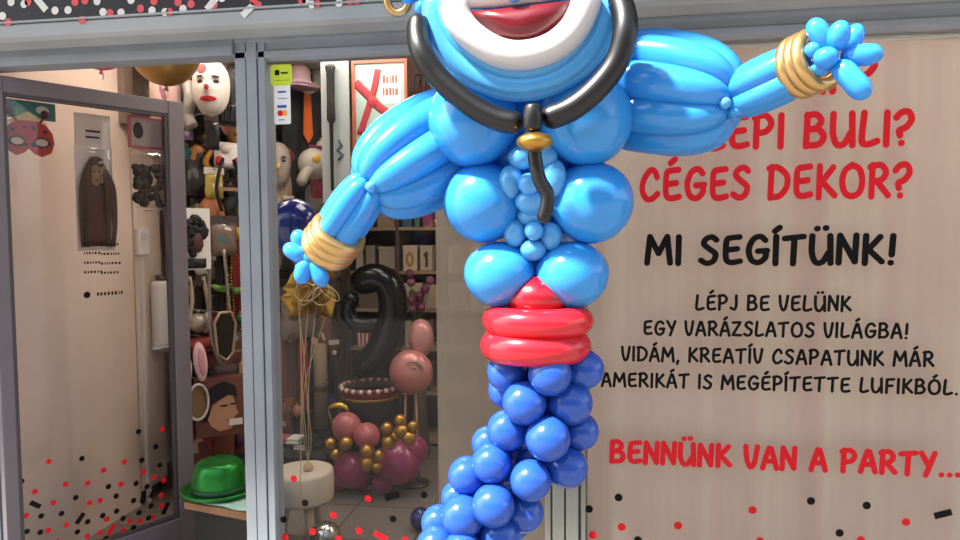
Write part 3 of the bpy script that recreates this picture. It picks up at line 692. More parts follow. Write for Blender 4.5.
def mask(name, label, pos, w, h, skin, hair=None, eyes='#140e0c', lips='#8e2022', nose=None, brow='#1a1210', group=None, mark=None, lip=(.3, .06)):
    """rubber face mask: domed shell with brow, nose, lips, eye holes"""
    f = Fr(*pos); t = thing(name, label, 'mask', f.o, group)
    mb = MB(); vs = []; fs = []; nx, nz = 16, 20
    def surf(u, v):
        b = max(0, 1-u*u)**.5; wv = w/2*(max(0, 1-abs(v)**2.6))**.5*(1-.13*max(0, -v)); d = w*.42*b*(max(0, 1-v**4))**.5
        d += w*.17*math.exp(-(u/.2)**2-((v+.08)/.22)**2)+w*.05*math.exp(-((v-.3)/.1)**2)*math.exp(-(u/.6)**2)-w*.06*sum(math.exp(-((u-e)/.2)**2-((v-.14)/.1)**2) for e in (-.42, .42))+w*.05*math.exp(-(u/.3)**2-((v+.45)/.08)**2)
        return (u*wv, d, v*h/2)
    for k in range(nz+1):
        for i in range(nx+1): vs.append(surf(i/nx*2-1, k/nz*2-1))
    for k in range(nz):
        for i in range(nx):
            a = k*(nx+1)+i; fs.append((a, a+1, a+nx+2, a+nx+1))
    f.mb(mb.add(vs, fs, True)).build('mask_face', C(skin, .45), t)
    def patch(cu, cv, ru, rv, col, nm, off=.004):
        m = MB(); n = 16; pts = []
        for i in range(n):
            p = surf(cu+ru*math.cos(2*PI*i/n), cv+rv*math.sin(2*PI*i/n)); pts.append((p[0], p[1]+off, p[2]))
        c = surf(cu, cv); pts.append((c[0], c[1]+off*1.3, c[2]))
        f.mb(m.add(pts, [(i, (i+1) % n, n) for i in range(n)], True)).build(nm, C(col, .5), t)
    for e in (-.42, .42): patch(e, .14, .15, .055, eyes, 'eye_hole'); patch(e, .30, .2, .035, brow, 'eyebrow')
    patch(0, -.46, lip[0], lip[1], lips, 'lips')
    if mark: patch(*mark, 'red_mark', .006)
    if nose: patch(0, -.1, .14, .1, nose, 'nose_tip', .01)
    if hair:
        m = MB(); 
        for i in range(11):
            a = PI*i/10; c = (math.cos(a)*w*.5, w*.1, h*.12+math.sin(a)*h*.38)
            m.ball(c, w*.17, w*.16, h*.1, None, 10, 7)
        f.mb(m).build('mask_hair', C(hair, .8), t)
    return t
def wig(name, label, pos, w, h, hair, face=None, card='#e8e0d6', lower=None):
    """wig pack: card with a printed head, long hair laid around the face, clear bag"""
    f = Fr(*pos); t = thing(name, label, 'wig', f.o)
    f.mb(MB().box((-w/2, -.002, -h/2), (w/2, .002, h/2))).build('backing_card', C(card, .6), t)
    m = MB(); n = 15
    for i in range(n):
        u = i/(n-1)*2-1; x0 = u*w*.30; top = h*.40*(1-.25*u*u); 
        if face and abs(u) < .45: 
            pts = [(x0*.9, .02, top), (x0*1.1, .028, top-h*.07)]
        else:
            pts = [(x0*.75, .015, top), (x0*1.2, .026, top-h*.12), (x0*1.45, .03, h*.05), (x0*1.5+.006*math.sin(i*2), .026, -h*.25), (x0*1.4, .02, -h*.46)]
        p = spline(pts, 6); K = len(p)
        m.tube(p, [w*.062*(.6+.5*math.sin(PI*min(1, j/K+.15))) for j in range(K)], 8)
    f.mb(m).build('wig_hair', C(hair, .45), t)
    if face:
        f.mb(MB().ball((0, .014, h*.24), w*.16, .012, h*.12, None, 18, 12)).build('printed_face', C(face, .6), t)
        for e in (-.06, .06): f.mb(MB().ball((e*w, .027, h*.26), w*.03, .003, h*.008, None, 10, 6)).build('printed_eye', C('#20130e', .5), t)
        f.mb(MB().ball((0, .027, h*.18), w*.05, .003, h*.01, None, 10, 6)).build('printed_mouth', C('#8a3a35', .5), t)
        if lower: f.mb(pillow(w*.8, h*.62, .018, 0, -h*.15, .001)).build('printed_bust', C(lower, .6), t)
    f.mb(pillow(w, h, .045, 0, 0, -.003)).build('clear_bag', BAG, t)
    return t
def strand(name, label, cat, pts, r, col, metal=0., kind='tube', group=None):
    """beads or rope hanging in a loop"""
    p = spline(pts, 8); t = None
    if kind == 'beads':
        m = MB(); d = 0
        for a, b in zip(p, p[1:]):
            l = (b-a).length
            while d < l: m.ball(a.lerp(b, d/l), r, r, r, None, 8, 6); d += r*1.9
            d -= l
    else: m = MB().tube(p, r, 10)
    return tag(m.build(name, C(col, .35, metal), None, p[0]), label, cat, group)
def cloth(name, label, cat, pos, w, h, cols, folds=4, group=None, collar=None, tie=None):
    """hanging garment on a hanger: shoulders, folded body"""
    f = Fr(*pos); t = thing(name, label, cat, f.o, group)
    m = MB(); nx, nz = 24, 14; vs = []; fs = []
    for side in (1, -1):
        o = len(vs)
        for k in range(nz+1):
            v = k/nz; ww = w*(.42 if k == 0 else .86+.14*v) if v < .12 else w*(.92+.08*math.sin(v*3))
            for i in range(nx+1):
                u = i/nx*2-1; b = (max(0, 1-u*u))**.5
                vs.append((u*ww/2, side*(.03*b+.014*math.sin(u*folds*PI+v*2)*v*b), h/2-v*h-.02*abs(u)*(1-v)))
        for k in range(nz):
            for i in range(nx):
                a = o+k*(nx+1)+i; fs.append((a, a+1, a+nx+2, a+nx+1))
    f.mb(m.add(vs, fs, True)).build('garment', C(cols[0], .8), t)
    f.mb(MB().tube(spline([(-w*.3, 0, h/2-.01), (0, 0, h/2+.05), (w*.3, 0, h/2-.01)], 4), .005, 8).tube(spline([(0, 0, h/2+.05), (0, 0, h/2+.09), (.02, -.005, h/2+.105)], 4), .003, 8)).build('hanger', C('#4b4038', .4), t)
    if len(cols) > 1:
        f.mb(MB().box((-w*.12, .028, -h*.45), (w*.12, .04, h*.44))).build('front_panel', C(cols[1], .8), t)
    if collar: f.mb(MB().tube(spline([(-w*.32, .02, h*.5), (-w*.24, .05, h*.4), (0, .065, h*.34), (w*.24, .05, h*.4), (w*.32, .02, h*.5)], 6), w*.09, 12)).build('collar', C(collar, .6), t)
    if tie: f.mb(MB().prism([(-w*.07, h*.32), (w*.07, h*.32), (w*.11, h*.02), (0, -h*.04), (-w*.11, h*.02)], .05, .062)).build('necktie', C(tie, .6), t)
    return t

# ---- goods hanging inside the door glass
def ondoor(px, py, off=-.06):
    return (PN(px, py, HG+DN*off, DN), math.atan2(DU.y, DU.x))
def msz(p): return M(p[0])
p = ondoor(28, 133); s = msz(p); f = Fr(*p)
t = thing('ladybird_eye_mask', 'red ladybird eye mask with feelers on a teal card, hanging inside the door glass', 'mask', f.o)
f.mb(MB().box((-30*s, -.004, 14*s), (26*s, 0, 32*s))).build('header_card', C('#3f7a74', .6), t)
for i, (cx, cz, r, c) in enumerate([(-20, 23, 5, '#d95a3a'), (-8, 21, 6, '#4d9d5a'), (14, 24, 6, '#d8d2c8')]):
    f.mb(MB().prism(ell(cx*s, cz*s, r*s, r*.7*s, 14), -.001, .0012)).build('card_print', C(c, .6), t)
outl = [(-27,-8),(-25,2),(-18,9),(-8,12),(8,12),(19,9),(26,1),(28,-9),(24,-19),(14,-23),(6,-21),(0,-15),(-6,-20),(-14,-23),(-23,-18)]
f.mb(MB().prism([(a*s*.82, b*s) for a, b in outl], .001, .012)).build('mask_front', C('#b3261d', .6), t)
f.mb(MB().prism([(-18*s, 10*s), (18*s, 10*s), (8*s, 17*s), (0, 21*s), (-8*s, 17*s)], 0, .009)).build('mask_crown', C('#d8b86a', .6), t)
for e in (-1, 1):
    f.mb(MB().prism(ell(e*11*s, -9*s, 7.5*s, 5.5*s), .0118, .014)).build('eye_rim', C('#3a1512', .6), t)
    f.mb(MB().prism(ell(e*11*s, -9*s, 5.5*s, 3.6*s), .0138, .0155)).build('eye_hole', C('#cfb2a0', .6), t)
    f.mb(MB().tube([(e*10*s, .006, 10*s), (e*15*s, .006, 18*s)], 1.3*s, 8).ball((e*15.5*s, .006, 20*s), 4*s, 4*s, 4*s, None, 12, 8)).build('feeler', C('#5c1a16', .6), t)
    for a, b in ((5, 5), (17, 2), (21, -10), (4, -12)): f.mb(MB().prism(ell(e*a*s*.85, b*s, 2*s, 2*s, 10), .0118, .0132)).build('black_spot', C('#241010', .6), t)
p = ondoor(95, 199); s = msz(p)
wg = wig('long_brown_wig', 'long dark brown wig in clear bag with pale header inside the door glass', p, 36*s, 104*s, '#4a2c20', '#a8845c', '#e6d8ca', '#54281f')
f = Fr(*p)
f.mb(MB().box((-17*s, -.002, 52*s), (17*s, .002, 84*s))).build('header_card', C('#e0d2c4', .6), wg)
f.mb(MB().box((-7*s, .002, 60*s), (6*s, .005, 62*s)).box((-7*s, .002, 66*s), (7*s, .005, 68*s))).build('card_print', C('#3a2c26', .6), wg)
p = ondoor(146, 164); s = msz(p)
t = thing('black_hair_packet', 'clear bag of black curly hair below a pink-framed card, right of the brown wig', 'wig', p[0]); f = Fr(*p)
f.mb(MB().box((-17*s, 0, 15*s), (17*s, .008, 46*s))).build('header_card', C('#c8566a', .6), t)
f.mb(pillow(33*s, 58*s, .045, 0, -15*s, -.001)).build('clear_bag', BAG, t)
f = Fr(*p)
f.mb(MB().box((-15*s, .009, 17*s), (15*s, .0105, 44*s))).build('card_print', C('#a9a0a0', .6), t)
f.mb(MB().ball((-8*s, .012, 32*s), 5*s, .004, 8*s, None, 14, 8)).build('printed_motif', C('#33262c', .6), t)
m = MB(); r_ = random.Random(4)
for i in range(60): m.ball((r_.uniform(-13, 13)*s, .014+r_.uniform(0, .016), r_.uniform(-41, -3)*s), r_.uniform(3, 5)*s, .012, r_.uniform(3, 5)*s, None, 8, 6)
f.mb(m).build('curls', C('#17100e', .6), t)
# fittings on the partition behind the door
def onpart(px, py): 
    d = ray(px, py); return CAM+d*((PW-CAM.x)/d.x)
t = thing('white_cabinet', 'tall white cabinet at the end of the pale partition, seen through the door glass', 'cabinet', (PW-.12, 1.24, 0))
MB().box((PW-.26, 1.11, .06), (PW-.02, 1.36, 2.0)).build('cabinet_body', WALLP, t, bevel=.004)
MB().box((PW-.02, 1.115, .08), (PW, 1.355, 1.98)).build('cabinet_door', WALLP, t, bevel=.003)
MB().box((PW-.25, 1.12, 0), (PW-.04, 1.35, .06)).build('cabinet_foot', C('#4a4440', .6), t)
c = onpart(139, 242)
t = thing('wall_switch', 'white light switch box on the pale wall behind the door glass', 'light switch', c)
MB().box((PW+.001, c.y-.04, c.z-.075), (PW+.03, c.y+.05, c.z+.075)).build('switch_box', WHITEP, t, bevel=.006)
MB().box((PW+.03, c.y-.025, c.z+.01), (PW+.036, c.y+.025, c.z+.05)).build('rocker', C('#c9c3bb', .4), t)
MB().box((PW+.001, c.y-.012, 0.0), (PW+.018, c.y+.012, c.z-.075)).build('cable_duct', WHITEP, t)
c = onpart(153, 315)
t = thing('white_dispenser', 'white wall-hung dispenser tube below the light switch behind the door', 'dispenser', c)
MB().lathe([(.001,-.19),(.05,-.19),(.055,-.17),(.055,.17),(.05,.19),(.02,.2),(.001,.2)], c+Vector((.056, 0, 0)), 24).build('dispenser_tube', WHITEP, t)
MB().box((PW+.001, c.y-.02, c.z-.1), (PW+.02, c.y+.02, c.z+.1)).build('wall_bracket', C('#8a837c', .4), t)
MB().lathe([(.001,.2),(.03,.2),(.03,.225),(.001,.235)], c+Vector((.056, 0, 0)), 16).build('cap', C('#2a2522', .5), t)

# ---- round foil balloons up against the ceiling by the entrance
def ceiling_ball(px, py, Y, rpx, mt, label):
    c = P(px, py, Y); r = rpx*M(c); c.z = min(c.z, ZC-r-.002)
    t = thing('round_balloon', label, 'balloon', c)
    balloon(c, r, r, r*1.05, (0, 0, -1)).build('balloon_body', mt, t)
    MB().tube(spline([c+Vector((0,0,-r*1.18)), c+Vector((.01,0,-r*1.25)), c+Vector((0,.01,-r*1.35))], 4), .003, 6).build('neck_tie', WHITEP, t); return t
GCH = mat('gold_balloon', '#b08b4f', .35, .7)
ceiling_ball(165, 44, .72, 35, GCH, 'large gold balloon at the ceiling above the open door edge')
ceiling_ball(222, 42, 1.3, 25, GCH, 'smaller gold balloon at the ceiling close to the mullion')
ceiling_ball(100, 38, .3, 30, latex('hot_pink', '#cf3f6c', .3), 'pink balloon at the ceiling above the open glass door')

# ---- board goods seen in the door gap
BOARD_FROM = set(o.name for o in bpy.data.objects)
def bp(px, py, off=.03): return onboard(px, py, off)
def bs(p): return M(p[0])*1.12
p = bp(211, 88, .12); s = bs(p)*.84; p = (p[0], .3)
mask('clown_mask', 'white bald clown mask with red nose and lips near the door top', p, 36*s, 56*s, '#c9c0b5', None, '#1a1210', '#b31f22', '#b3202a', '#2a2320', None, (-.35, .58, .3, .16, '#c2202a'), (.5, .1))
p = bp(165, 90); s = bs(p)
packet('costume_packet', 'pale costume packet with pink picture beside the clown mask above the door edge', 'costume packet', p, 30*s, 62*s, '#e2d5cb', '#c9a59a', [(0, -.05, .3, .22, '#8b4a5e'), (.1, .12, .2, .1, '#d8c4b4')])
p = bp(188, 105); s = bs(p)
strand('lace_collar', 'crumpled white lace ruffle hanging under the clown mask', 'ruffle', [p[0]+Vector((0,0,.12)), p[0]+Vector((.02,-.01,.03)), p[0]+Vector((-.01,0,-.05)), p[0]+Vector((.02,0,-.12))], .035, '#a9a39a')
p = bp(234, 92); s = bs(p); 
t = wig('black_wig', 'black wig packet at the top right of the door gap', p, 28*s, 56*s, '#120e0d', None, '#3b2f2a')
p = bp(238, 124, .07); s = bs(p)*.85; p = (p[0], .4)
mask('tan_face_mask', 'tan rubber face mask half hidden behind the mullion', p, 30*s, 56*s, '#b9864f', '#1b1411', '#140d0a', '#7a3c2c')
p = bp(226, 114, .06); s = bs(p); p = (p[0], .4)
mask('pink_snout_mask', 'small pinkish pointed mask between clown mask and tan mask', p, 12*s, 34*s, '#b5726a', None)
def tricorn(label, p, w, col, band):
    f = Fr(*p); t = thing('tricorn_hat', label, 'hat', f.o)
    m = MB(); n = 30; prof = [(.55,0),(.8,.02),(1.0,.12)]; 
    f.mb(MB().lathe([(.5*w*.5, 0), (.5*w*.5, .18*w), (.42*w*.5, .27*w), (1e-5, .3*w)], (0, w*.3, 0), 24)).build('crown', C(col, .8), t)
    vs = []; fs = []
    for i in range(n):
        a = 2*PI*i/n; up = .16+.13*math.cos(3*a)
        vs += [(math.cos(a)*w*.25, w*.3+math.sin(a)*w*.25, 0), (math.cos(a)*w*.5, w*.3+math.sin(a)*w*.42, up*w)]
    for i in range(n):
        j = (i+1) % n; fs.append((2*i, 2*j, 2*j+1, 2*i+1))
    f.mb(m.add(vs, fs, True)).build('brim', C(col, .8), t)
    f.mb(MB().tube([vs[2*i+1] for i in range(n)], w*.018, 8, True)).build('brim_trim', C(band, .6), t); return t
p = bp(198, 130, .0); tricorn('black pirate tricorn hat with pale trim under the clown mask', p, 36*bs(p), '#1a1618', '#b9a9b4')
p = bp(198, 163); s = bs(p)
packet('costume_packet', 'pirate costume packet with orange face picture below the tricorn hat', 'costume packet', p, 32*s, 58*s, '#3a2b22', '#3d3a3c', [(-.05, .12, .3, .16, '#cf8a3a'), (.1, .14, .1, .06, '#20140f'), (-.2, -.2, .2, .16, '#6d6a68')])
p = bp(209, 172, .07)
strand('yellow_rope', 'wavy yellow and orange toy snake hanging beside the pirate packet', 'toy snake', [p[0]+BU*a+Vector((0,0,b)) for a, b in ((-.02,.22),(.03,.14),(-.02,.06),(.03,-.02),(-.01,-.1),(.02,-.2))], .018, '#c8902a')
p = bp(227, 155, .05); s = bs(p)
t = thing('santa_packet', 'small red and white packet over the black braces', 'costume packet', p[0]); f = Fr(*p)
f.mb(pillow(24*s, 22*s, .03, 0, 0)).build('packed_goods', C('#ded8d2', .6), t)
f.mb(MB().ball((-4*s, .035, 5*s), 5*s, .02, 4*s)).build('printed_face', C('#e9d3c5', .6), t)
for e in (-9, 7): f.mb(MB().ball((e*s, .025, -6*s), 4*s, .02, 4.5*s)).build('printed_motif', C('#c22a33', .6), t)
p = bp(228, 185, .03); s = bs(p); f = Fr(*p)
t = thing('braces', 'pair of black braces hanging in an open loop below the santa packet', 'braces', f.o)
f.mb(MB().tube(spline([(-4*s,0,22*s),(-9*s,.01,8*s),(-11*s,.01,-6*s),(-6*s,0,-22*s)], 6), 2.4*s, 8, flat=.5)).build('strap', C('#15110f', .7), t)
f.mb(MB().tube(spline([(6*s,0,22*s),(10*s,.01,8*s),(11*s,.01,-6*s),(5*s,0,-22*s)], 6), 2.4*s, 8, flat=.5)).build('strap', C('#15110f', .7), t)
f.mb(MB().box((-10*s, 0, -5*s), (10*s, .008, -2*s))).build('cross_strap', C('#8a6a4c', .6), t)
p = bp(214, 183, .04); s = bs(p)
packet('picture_packet', 'small yellow and white picture packet left of the black braces', 'picture packet', p, 18*s, 26*s, '#cfc6b6', '#b7a24c', [(.05, -.1, .3, .22, '#e6dccb')])
p = bp(209, 212, .06); s = bs(p); f = Fr(*p)
t = thing('rubber_glove', 'orange-brown rubber monster hand hanging in the door gap', 'glove', f.o)
f.mb(MB().ball((0, .03, 0), 11*s, 9*s, 13*s)).build('palm', C('#a8683f', .6), t)
for i, (a, l) in enumerate([(-.5, 18), (-.15, 22), (.2, 21), (.55, 17), (1.2, 12)]):
    f.mb(sausage([(0, .03, 0), (math.sin(a)*l*.6*s, .04, -math.cos(a)*l*.6*s), (math.sin(a)*l*s, .03, -math.cos(a)*l*1.1*s)], 3.2*s, 10)).build('finger', C('#a8683f', .6), t)
p = bp(230, 205, .06); s = bs(p)
strand('black_garland', 'black ruffled garland hanging beside the orange rubber hand', 'garland', [p[0]+BU*a+Vector((0,0,b)) for a, b in ((-.03,.12),(.02,.05),(-.02,-.04),(.03,-.12))], .05, '#191513')
p = bp(194, 240, .03); s = bs(p); f = Fr(*p)
t = thing('afro_wig', 'black round wig on a white card by the door stile', 'wig', f.o)
f.mb(MB().box((-14*s, -.003, -24*s), (14*s, .003, 26*s))).build('backing_card', C('#ded8d0', .6), t)
m = MB(); r_ = random.Random(9)
for i in range(60):
    a = r_.uniform(0, 2*PI); k = r_.random()**.5; m.ball((math.cos(a)*k*9*s, .018, math.sin(a)*k*15*s+3*s), 3.2*s, 3*s, 3.2*s, None, 8, 6)
f.mb(m).build('wig_hair', C('#0f0b0b', .7), t)
f.mb(MB().ball((1*s, .03, -2*s), 4.5*s, .012, 8*s)).build('printed_face', C('#4a2723', .6), t)
f.mb(pillow(20*s, 8*s, .02, 0, -19*s, .003)).build('printed_bust', C('#151113', .6), t)
p = bp(224, 236, .05); s = bs(p)
packet('gadget_packet', 'grey and brown mixed goods packet below the black garland', 'goods packet', p, 26*s, 34*s, '#3a312c', '#6e5d50', [(-.15, -.1, .2, .15, '#2f6b66'), (.2, -.2, .15, .18, '#251a16'), (0, .12, .2, .1, '#c5b8a8')])
p = bp(226, 290, .05)
strand('gold_bead_necklace', 'gold bead necklace hanging straight down in the door gap', 'necklace', [p[0]+BU*a+Vector((0,0,b)) for a, b in ((.0,.26),(.015,.1),(.0,-.1),(.015,-.26))], .0115, '#a87f35', .6, 'beads')
strand('gold_bead_necklace', 'second darker gold bead necklace left of the red sash', 'necklace', [p[0]+BU*a+Vector((0,.0,b)) for a, b in ((.045,.22),(.035,.06),(.045,-.1),(.04,-.2))], .010, '#8a6a2c', .6, 'beads')
p = bp(221, 289, .09); s = bs(p); f = Fr(*p)
t = thing('green_leaf_clip', 'bright green leaf clip across the gold beads', 'leaf clip', f.o)
f.mb(MB().map(lambda v: v).add([(x*s, .006+.01*math.sin(i), z*s) for i, (x, z) in enumerate([(-11,4),(-5,-1),(2,-3),(9,0),(12,5),(6,3),(-1,3),(-7,5)])]+[(x*s, 0, z*s) for x, z in [(-11,4),(-5,-1),(2,-3),(9,0),(12,5),(6,3),(-1,3),(-7,5)]], [tuple(range(8)), tuple(reversed(range(8, 16)))]+[(i, (i+1) % 8, (i+1) % 8+8, i+8) for i in range(8)], True)).build('leaf', C('#6fa23c', .5), t)
f.mb(MB().tube([(-11*s, .004, 4*s), (-15*s, .004, 14*s)], 1.2*s, 8)).build('stem', C('#3e7a3c', .5), t)
p = bp(220, 305, .07)
strand('silver_tinsel_loop', 'long grey and silver loop garland hanging around dark strips', 'garland', [p[0]+BU*a+Vector((0,0,b)) for a, b in ((-.05,.28),(-.06,.05),(-.05,-.2),(.01,-.33),(.06,-.2),(.05,.05),(.03,.3))], .009, '#8d8378', .4)
p = bp(217, 310, .03); s = bs(p)
cloth('black_scarf', 'long black scarf hanging inside the silver loop', 'scarf', p, 14*s, 100*s, ['#1b1614'])
p = bp(240, 272, .05); s = bs(p)
cloth('waist_sash', 'dark red sash hanging against the mullion', 'sash', p, 16*s, 84*s, ['#7e1f1f', '#2a1a18'])
p = bp(241, 290, .09); s = bs(p); f = Fr(*p)
t = thing('party_horn', 'yellow and green party horn in front of the red sash', 'party horn', f.o)
f.mb(MB().lathe([(2*s,-9*s),(3*s,-2*s),(7*s,9*s),(6.4*s,9*s),(2*s,0)], n=20).map(lambda v: (v.z, .03+v.y, v.x))).build('horn_bell', C('#c9a02e', .4), t)
f.mb(MB().lathe([(2.2*s,-3*s),(3.4*s,0),(2.6*s,3*s)], n=16).map(lambda v: (v.z-7*s, .03+v.y, v.x))).build('mouthpiece', C('#4f7f37', .5), t)
p = bp(198, 302, .06); s = bs(p); f = Fr(*p)
t = thing('toy_pistol_holster', 'pale toy holster straps hanging under the round wig', 'toy holster', f.o)
f.mb(MB().tube(spline([(-7*s,0,22*s),(-6*s,.01,0),(-12*s,0,-26*s)], 6), 2.6*s, 8, flat=.5).tube(spline([(5*s,0,22*s),(8*s,.01,0),(10*s,0,-26*s)], 6), 2.6*s, 8, flat=.5)).build('strap', C('#b8a68f', .6), t)
f.mb(MB().box((-9*s, 0, 14*s), (9*s, .012, 19*s))).build('buckle_bar', C('#3a2c24', .5), t)
p = bp(194, 322, .07); s = bs(p); f = Fr(*p)
t = thing('glitter_ball', 'small pale sequinned ball ornament at the door stile', 'ornament', f.o)
f.mb(MB().ball((0, 8*s, 0), 8*s)).build('ball_body', C('#a99c8a', .3, .4), t); f.mb(MB().lathe([(1.5*s, 8*s), (1.5*s, 11*s)], (0, 8*s, 0), 10)).build('cap', C('#6f6254', .4), t)
p = bp(196, 346, .06); s = bs(p); f = Fr(*p)
t = thing('beret_hat', 'dark red flat hat below the sequinned ball', 'cap', f.o)
f.mb(MB().lathe([(13*s, 0), (13*s, 4*s), (11*s, 8*s), (1e-5, 10*s)], (0, 14*s, 0), 24)).build('crown', C('#93352b', .7), t)
f.mb(MB().lathe([(1e-5, -1*s), (17*s, -1.5*s), (17*s, .2*s), (1e-5, .5*s)], (0, 15*s, 0), 24)).build('peak', C('#3d1c18', .6), t)
p = bp(213, 357, .05); s = bs(p)
cloth('magenta_tie', 'narrow dark magenta tie hanging beside the red cap', 'tie', p, 8*s, 76*s, ['#6f2338'])
p = bp(224, 334, .09); s = bs(p); f = Fr(*p)
t = thing('hand_mirror', 'black hexagonal hand mirror hanging below the leaf clip', 'mirror', f.o)
f.mb(MB().tube([(x*s, .01, z*s) for x, z in ((-7,-16),(-9,10),(-4,18),(6,18),(10,8),(7,-16),(1,-22))], 1.3*s, 8, True)).build('mirror_rim', C('#a58e74', .3, .3), t)
f.mb(MB().prism([(x*s, z*s) for x, z in ((-7,-16),(-9,10),(-4,18),(6,18),(10,8),(7,-16),(1,-22))], .004, .008)).build('mirror_plate', C('#1c1715', .15), t)
p = bp(238, 345, .05); s = bs(p)
packet('trinket_packet', 'colourful trinket packet near the mullion right of the mirror', 'goods packet', p, 20*s, 44*s, '#4c382e', '#5d4034', [(-.2, .15, .16, .08, '#9fa7c9'), (.2, .0, .16, .08, '#b98a4a'), (-.1, -.2, .18, .08, '#b53a32'), (.2, -.3, .14, .06, '#d6c7b2')])
p = bp(191, 372, .1); s = bs(p); f = Fr(*p)
t = thing('bunny_ears_headband', 'pink bunny ears headband above an oval loop', 'headband', f.o)
for cx, cz, a in ((-7, -2, .15), (7, 8, -.1)):
    f.mb(MB().ball((0,0,0), 6*s, 3*s, 17*s).map(lambda v: (cx*s+v.x*math.cos(a)+v.z*math.sin(a), .02+v.y, cz*s-v.x*math.sin(a)+v.z*math.cos(a)))).build('ear', C('#d9b3b4', .8), t)
    f.mb(MB().ball((0,0,0), 3.4*s, 2*s, 12*s).map(lambda v: (cx*s+v.x*math.cos(a)+v.z*math.sin(a), .02+2*s+v.y, cz*s-v.x*math.sin(a)+v.z*math.cos(a)))).build('ear_lining', C('#c98f98', .8), t)
f.mb(MB().tube([(4*s+9*s*math.cos(i*PI/14), .02, -26*s+15*s*math.sin(i*PI/14)) for i in range(28)], 1.2*s, 8, True)).build('band', C('#c9bcae', .5), t)
f.mb(MB().prism(ell(4*s, -26*s, 8.2*s, 14*s), .006, .012)).build('band_card', C('#77603f', .6), t)
p = bp(225, 378, .04); s = bs(p)
packet('red_black_packet', 'dark red and black goods packet above the printed face box', 'goods packet', p, 30*s, 42*s, '#5e2a2c', '#3a2724', [(0, 0, .25, .15, '#7c4438'), (-.2, -.25, .15, .1, '#201614')])
p = bp(240, 372, .07); s = bs(p)
packet('beige_packet', 'beige feather packet by the mullion above the face box', 'goods packet', p, 16*s, 40*s, '#8a6b4e', '#a8825c', [(.1, -.25, .2, .18, '#d9c9b2')])
p = bp(222, 408, .12); s = bs(p)*.9; p = (p[0], .6); f = Fr(*p)
t = thing('face_box', 'box printed with a black-haired man\'s face holding a white card', 'box', f.o)
f.mb(MB().box((-22*s, -.09, -26*s), (22*s, 0, 28*s))).build('box_body', C('#6b3f33', .6), t)
f.mb(MB().prism([(x*s, z*s) for x, z in ((-14,-6),(-12,4),(-3,14),(9,14),(12,4),(13,-2),(15,-6),(11,-9),(12,-14),(8,-20),(-2,-22),(-10,-16))], .0, .004)).build('printed_face', C('#b98868', .6), t)
f.mb(MB().prism([(x*s, z*s) for x, z in ((-17,-8),(-18,6),(-10,20),(2,25),(12,20),(14,10),(6,12),(-2,8),(-8,4),(-11,-6),(-14,-12))], .004, .008)).build('printed_hair', C('#120d0d', .6), t)
for x, z, a, b in ((2, 2, 4, 1), (10, 3, 3, 1)): f.mb(MB().prism(ell(x*s, z*s, a*s, b*s, 12), .004, .0055)).build('printed_eye', C('#1d120e', .6), t)
f.mb(MB().prism(ell(8*s, -12*s, 4*s, 1.4*s, 12), .004, .0055)).build('printed_mouth', C('#8a3a33', .6), t)
f.mb(MB().box((6*s, .004, -17*s), (18*s, .01, -11*s))).build('printed_card', C('#ddd6cc', .6), t)
p = bp(199, 448, .09); s = bs(p)
packet('mask_packet', 'packet with a pinkish face and red band low in the door gap', 'goods packet', p, 26*s, 40*s, '#4d2420', '#6e3c33', [(-.1, .05, .3, .2, '#c79c86'), (.25, .1, .18, .3, '#8b2b2b')])
p = bp(222, 448, .07); s = bs(p)
cloth('brown_cape', 'brown cloth cape hanging below the printed face box', 'cape', p, 40*s, 52*s, ['#6b3b2d'], 5)
p = bp(198, 482, .08); s = bs(p)
cloth('black_cape', 'black cloth hanging low at the door stile', 'cape', p, 18*s, 46*s, ['#171312'])
p = bp(240, 470, .11); s = bs(p)
t = packet('navy_packet', 'dark navy folded packet beside the green hat', 'goods packet', p, 34*s, 30*s, '#252734', '#20243a', [(0, -.1, .2, .2, '#33385a')])
# low display table with the green hat
TY0, TY1 = .2, .72; tz = P(220, 503, .28).z; 
t = thing('display_table', 'low wooden display table with dark base just inside the doorway', 'table', (-1.38, .46, 0))
def slab(pts, z0, z1): return MB().add([(x, y, z) for z in (z0, z1) for x, y in pts], [(3,2,1,0), (4,5,6,7), (0,1,5,4), (1,2,6,5), (2,3,7,6), (3,0,4,7)])
slab([(-1.29, .17), (-1.46, .6), (-1.72, .6), (-1.68, .27)], tz-.03, tz).build('tabletop', mat('table_wood', '#8a5f3b', .5, noise=.2, nscale=9), t, bevel=.004)
slab([(-1.325, .21), (-1.47, .57), (-1.69, .57), (-1.65, .3)], 0, tz-.03).build('table_base', C('#171413', .7), t)
tcl = thing('table_cloth', 'pale mint cloth on the low display table under the green hat', 'cloth', (-1.38, .46, tz))
m = MB(); vs = []; fs = []
for i in range(13):
    for j in range(9):
        u_, v_ = i/12, j/8; a_ = Vector((-1.675, .283, 0)).lerp(Vector((-1.31, .185, 0)), u_); b_ = Vector((-1.71, .585, 0)).lerp(Vector((-1.47, .585, 0)), u_); c_ = a_.lerp(b_, v_)
        vs.append((c_.x, c_.y, tz+.0035+.003*math.sin(i*1.3)*math.cos(j*1.7)))
for i in range(12):
    for j in range(8): fs.append((i*9+j, i*9+j+1, (i+1)*9+j+1, (i+1)*9+j))
m.add(vs, fs, True); o = m.build('cloth_sheet', C('#9fc0ac', .7), tcl); sm = o.modifiers.new('thick', 'SOLIDIFY'); sm.thickness = .003; sm.offset = 1
GRN = mat('green_metallic_fabric', '#1f7a2c', .32, .55, noise=.25, nscale=14)
hc = P(220, 499, .38); hc.z = tz+.012; s = M(hc)
t = thing('green_hat', 'shiny green bowler hat with curled brim on the low table', 'hat', hc)
